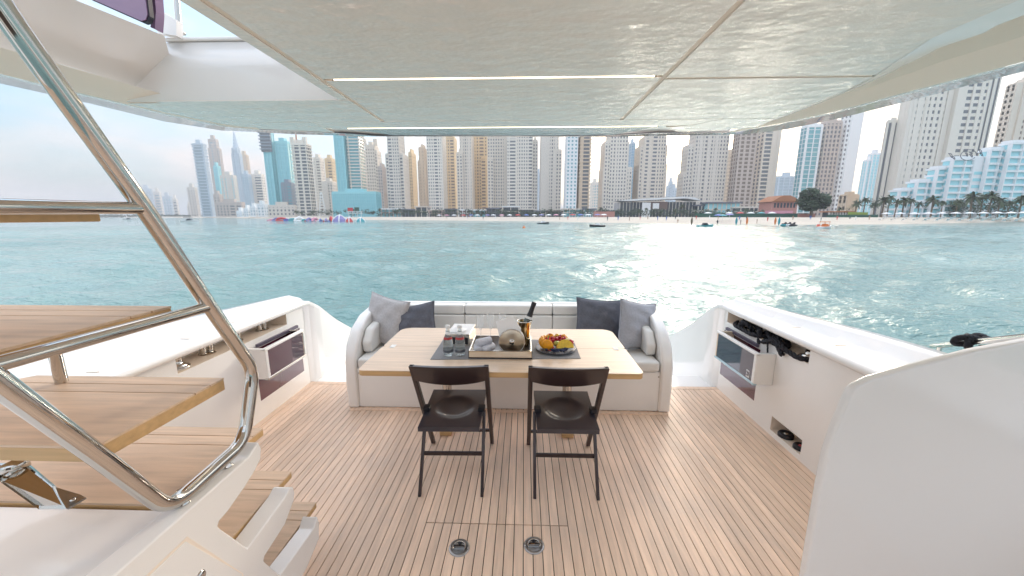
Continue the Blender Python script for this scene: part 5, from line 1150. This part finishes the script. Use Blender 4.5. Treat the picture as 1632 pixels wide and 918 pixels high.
for i in range(16):
    u = 1035+i*23+random.uniform(-7, 7); v = 349.5+random.uniform(0, 5); cl = ['skin', 'dark', 'white', 'bblue', 'bred'][(i*3) % 5]
    nmc = {'skin': 'bare-skinned', 'dark': 'dark-clothed', 'white': 'white-clothed', 'bblue': 'blue-clothed', 'bred': 'red-clothed'}[cl]
    person(u, v, 1.75, nmc+' person on the open sand, '+['first', 'second', 'third', 'fourth', 'fifth', 'sixth', 'seventh', 'eighth'][i % 8]+(' from the left below the hall' if i < 8 else ' from the left below the wide hotel'), cl, z=interp([(349.5, .55), (354.5, -.35)], v))['group'] = 'people on the open sand'
# loungers and white sunshades at the right
ORD = ['first', 'second', 'third', 'fourth', 'fifth', 'sixth', 'seventh', 'eighth', 'ninth', 'tenth', 'eleventh', 'twelfth', 'thirteenth']
def lounger(name='sun_lounger'):
    t = thing(name, 'x', 'sun lounger', (0, 0, 0), 0, 'white sun loungers on the hotel beach')
    b = MB(); b.box((-.35, -.95, .30), (.35, .35, .38)); b.build('seat', 'white', t)
    b = MB(); b.box((-.35, 0, 0), (.35, .75, .08), mtx=Matrix.Translation((0, .35, .33)) @ Matrix.Rotation(math.radians(48), 4, 'X')); b.build('backrest', 'white', t)
    b = MB(); [b.box((x-.03, y-.03, 0), (x+.03, y+.03, .3)) for x in (-.3, .3) for y in (-.85, .3)]; b.build('legs', 'white', t); return t
lp = lounger(); first = True; k = 0
for row in range(3):
    for i in range(13):
        u = 1402+i*18+row*5; Y = interp([(1400, 150), (1632, 122)], u)+row*7; o = lp if first else copy_tree(lp); first = False
        p = px(u, 350, y=Y); d = math.hypot(p.x, p.y); o.location = (p.x, Y, [-.0, .35, .7][row]); o.rotation_euler.z = 2.6+random.uniform(-.2, .2)
        o['label'] = 'white sun lounger, '+ORD[i]+' from the left in the '+['row nearest the water', 'middle row', 'row nearest the palms'][row]
for i in range(11):
    u = 1412+i*22; Y = interp([(1400, 172), (1632, 140)], u); p = px(u, 346, y=Y); p.z = .9
    t = thing('sunshade', 'white sunshade behind the hotel loungers, '+ORD[i]+' from the left', 'sunshade', p, 0, 'white sunshades on the hotel beach'); b = MB(); b.tube([(0, 0, 0), (0, 0, 2.1)], .05, 6); b.build('pole', 'white', t); b = MB(); b.add([(-1.3, -1.3, 1.9), (1.3, -1.3, 1.9), (1.3, 1.3, 1.9), (-1.3, 1.3, 1.9), (0, 0, 2.5)], [(0, 1, 4), (1, 2, 4), (2, 3, 4), (3, 0, 4)]); b.build('canopy', 'white', t)
for i in range(22):
    u = 700+i*12.5+random.uniform(-2, 2); Y = interp([(700, 300), (980, 215)], u); p = px(u, 346.5, y=Y); p.z = .75
    m = ['white', 'bpink', 'white', 'bred', 'bblue', 'white', 'bpurple'][i % 7]; wd = {'white': 'white', 'bpink': 'pink', 'bred': 'red', 'bblue': 'blue', 'bpurple': 'pale purple'}[m]
    t = thing('beach_umbrella', wd+' umbrella in the middle beach row, '+ORD[i % 11]+(' in its left half' if i < 11 else ' in its right half'), 'umbrella', p, 0, wd+' umbrellas on the middle beach'); b = MB(); b.tube([(0, 0, 0), (0, 0, 2.2)], .06, 6); b.build('pole', 'white', t); b = MB(); b.lathe([(2.0, 1.7), (1.1, 2.15), (0, 2.4)], seg=8, smooth=False); b.build('canopy', m, t)
# inflatable water park
infl = [(432, 'bpink', 'pink'), (441, 'bpurple', 'purple'), (449, 'bred', 'red'), (457, 'bblue', 'blue'), (467, 'teal', 'teal'), (477, 'white', 'white'), (485, 'teal', 'teal'), (493, 'bpurple', 'purple'), (502, 'bpink', 'pink'), (511, 'bblue', 'blue'), (520, 'bpurple', 'purple'), (528, 'bred', 'red')]
for i, (u, m, cn) in enumerate(infl):
    p = px(u, 352+i*.1, z=ZW); t = thing('inflatable_float', cn+' inflatable float '+['at the left end of the water park', 'second from the left end', 'between purple and blue floats', 'left of the teal tunnel', 'with tunnel shape at the left', 'in the left half of the water park', 'second of its colour', 'left of the lattice mast', 'under the lattice mast', 'right of the lattice mast', 'left of the red slide', 'left of the big blue dome'][i], 'inflatable', (p.x, p.y, ZW), .2*i)
    b = MB(); s = 1.5+.6*(i % 3)
    b.tube([(-s, 0, 0), (-s*.7, 0, s*.5), (0, 0, s*(.6+.2*(i % 2))), (s*.7, 0, s*.5), (s, 0, 0)], s*.25, 8); b.tube([(-s, -1.5, .2), (s, -1.5, .2)], .4, 8); b.build('tube', m, t)
    b = MB(); b.tube([(-s*.9, 1.2, .2), (s*.9, 1.2, .2)], .4, 8); b.build('float_base', ['white', 'bred', 'bblue'][i % 3], t)
for (u, m, l, s, hh_) in ((542, 'bpurple', 'big pointed violet-blue inflatable dome, largest of the water park', 3.6, 3.4), (557, 'bred', 'red inflatable dome right of the big violet one', 2.0, 2.3), (575, 'teal', 'teal inflatable dome at the right end of the water park', 2.3, 2.1)):
    p = px(u, 353.5, z=ZW); t = thing('inflatable_dome', l, 'inflatable', (p.x, p.y, ZW)); b = MB(); b.lathe([(s, 0), (s*.85, hh_*.35), (s*.45, hh_*.75), (.1, hh_)], seg=10, smooth=False); b.build('shell', m, t)
    b = MB()
    for k in range(5): a = k*2*math.pi/5; b.tube([(s*math.cos(a), s*math.sin(a), 0), (s*.88*math.cos(a), s*.88*math.sin(a), hh_*.36), (s*.48*math.cos(a), s*.48*math.sin(a), hh_*.77), (0, 0, hh_+.1)], .28, 6)
    b.build('rib', 'white', t)
lt = thing('lattice_mast', 'white lattice mast standing behind the water park', 'mast', tuple(px(515, 345, y=385))); lt.location.z = GZ; hL = px(515, 306, y=385).z-GZ
b = MB()
for sx in (-1, 1):
    b.tube([(sx*4.2, 0, 0), (sx*1.3, 0, hL*.7), (sx*.8, 0, hL)], .35, 6)
b.build('leg', 'white', lt); b = MB()
for k in range(7):
    z0 = hL*k/7; z1 = hL*(k+1)/7; w0 = 4.2-3.3*k/7; w1 = 4.2-3.3*(k+1)/7; b.tube([(-w0, 0, z0), (w1, 0, z1)], .22, 5); b.tube([(w0, 0, z0), (-w1, 0, z1)], .22, 5)
b.build('bracing', 'white', lt)
sg = thing('slide_platform', 'raised viewing platform with red and green boards behind the water park', 'platform', tuple(px(566, 345, y=300))); sg.location.z = .4
b = MB(); [b.box((x-.2, -.2, 0), (x+.2, .2, 5)) for x in (-5, -1.7, 1.7, 5)]; b.build('post', 'white', sg); b = MB(); b.box((-5.6, -2, 3.6), (5.6, 2, 4.1)); b.box((-5.6, -2, 5), (5.6, 2, 5.3)); b.build('floor', 'white', sg)
b = MB(); b.box((-4.8, -1.9, 5.3), (-.6, -1.6, 8)); b.build('red_board', 'bred', sg); b = MB(); b.box((.8, -1.9, 5.5), (4.4, -1.6, 8.3)); b.build('green_board', 'greenfence', sg)
tag(None) if False else None
by = MB(); by.ball((0, 0, .12), .35, 0, 12, 8); by.tube([(0, 0, .3), (0, 0, .7)], .06, 6); o = by.build('marker_buoy', 'borange'); o.location = px(835, 364, z=ZW); tag(o, 'small orange marker buoy floating in the middle of the bay', 'buoy')
for i in range(7):
    u = 1128+i*17; p = px(u, 343, y=215); p.z = GZ; t = thing('parked_umbrella' if False else 'terrace_umbrella', ['white', 'green', 'white', 'dark red', 'white', 'teal', 'white'][i]+' umbrella on the terrace behind the green screen fence, '+['far left', 'second from left', 'third from left', 'in the middle', 'third from right', 'second from right', 'far right'][i], 'umbrella', p); b = MB(); b.tube([(0, 0, 0), (0, 0, 2.4)], .06, 6); b.build('pole', 'white', t); b = MB(); b.lathe([(2.2, 2.1), (1.2, 2.6), (0, 2.9)], seg=8, smooth=False); b.build('canopy', ['white', 'greenfence', 'white', 'bred', 'white', 'teal', 'white'][i], t)

# ================================================================== AIR
hb = MB(); hb.box((-9000, -600, -3.2), (9000, 9000, 175)); hz_ = hb.build('haze', M['white']); tag(hz_, kind='stuff')
hm = bpy.data.materials.new('sea_haze'); hm.use_nodes = True; ht_ = hm.node_tree
for n in list(ht_.nodes): ht_.nodes.remove(n)
ho = ht_.nodes.new('ShaderNodeOutputMaterial'); hv = ht_.nodes.new('ShaderNodeVolumePrincipled'); hv.inputs['Color'].default_value = (.92, .95, 1, 1); hv.inputs['Density'].default_value = .00036
ht_.links.new(hv.outputs[0], ho.inputs['Volume']); hz_.data.materials.clear(); hz_.data.materials.append(hm)
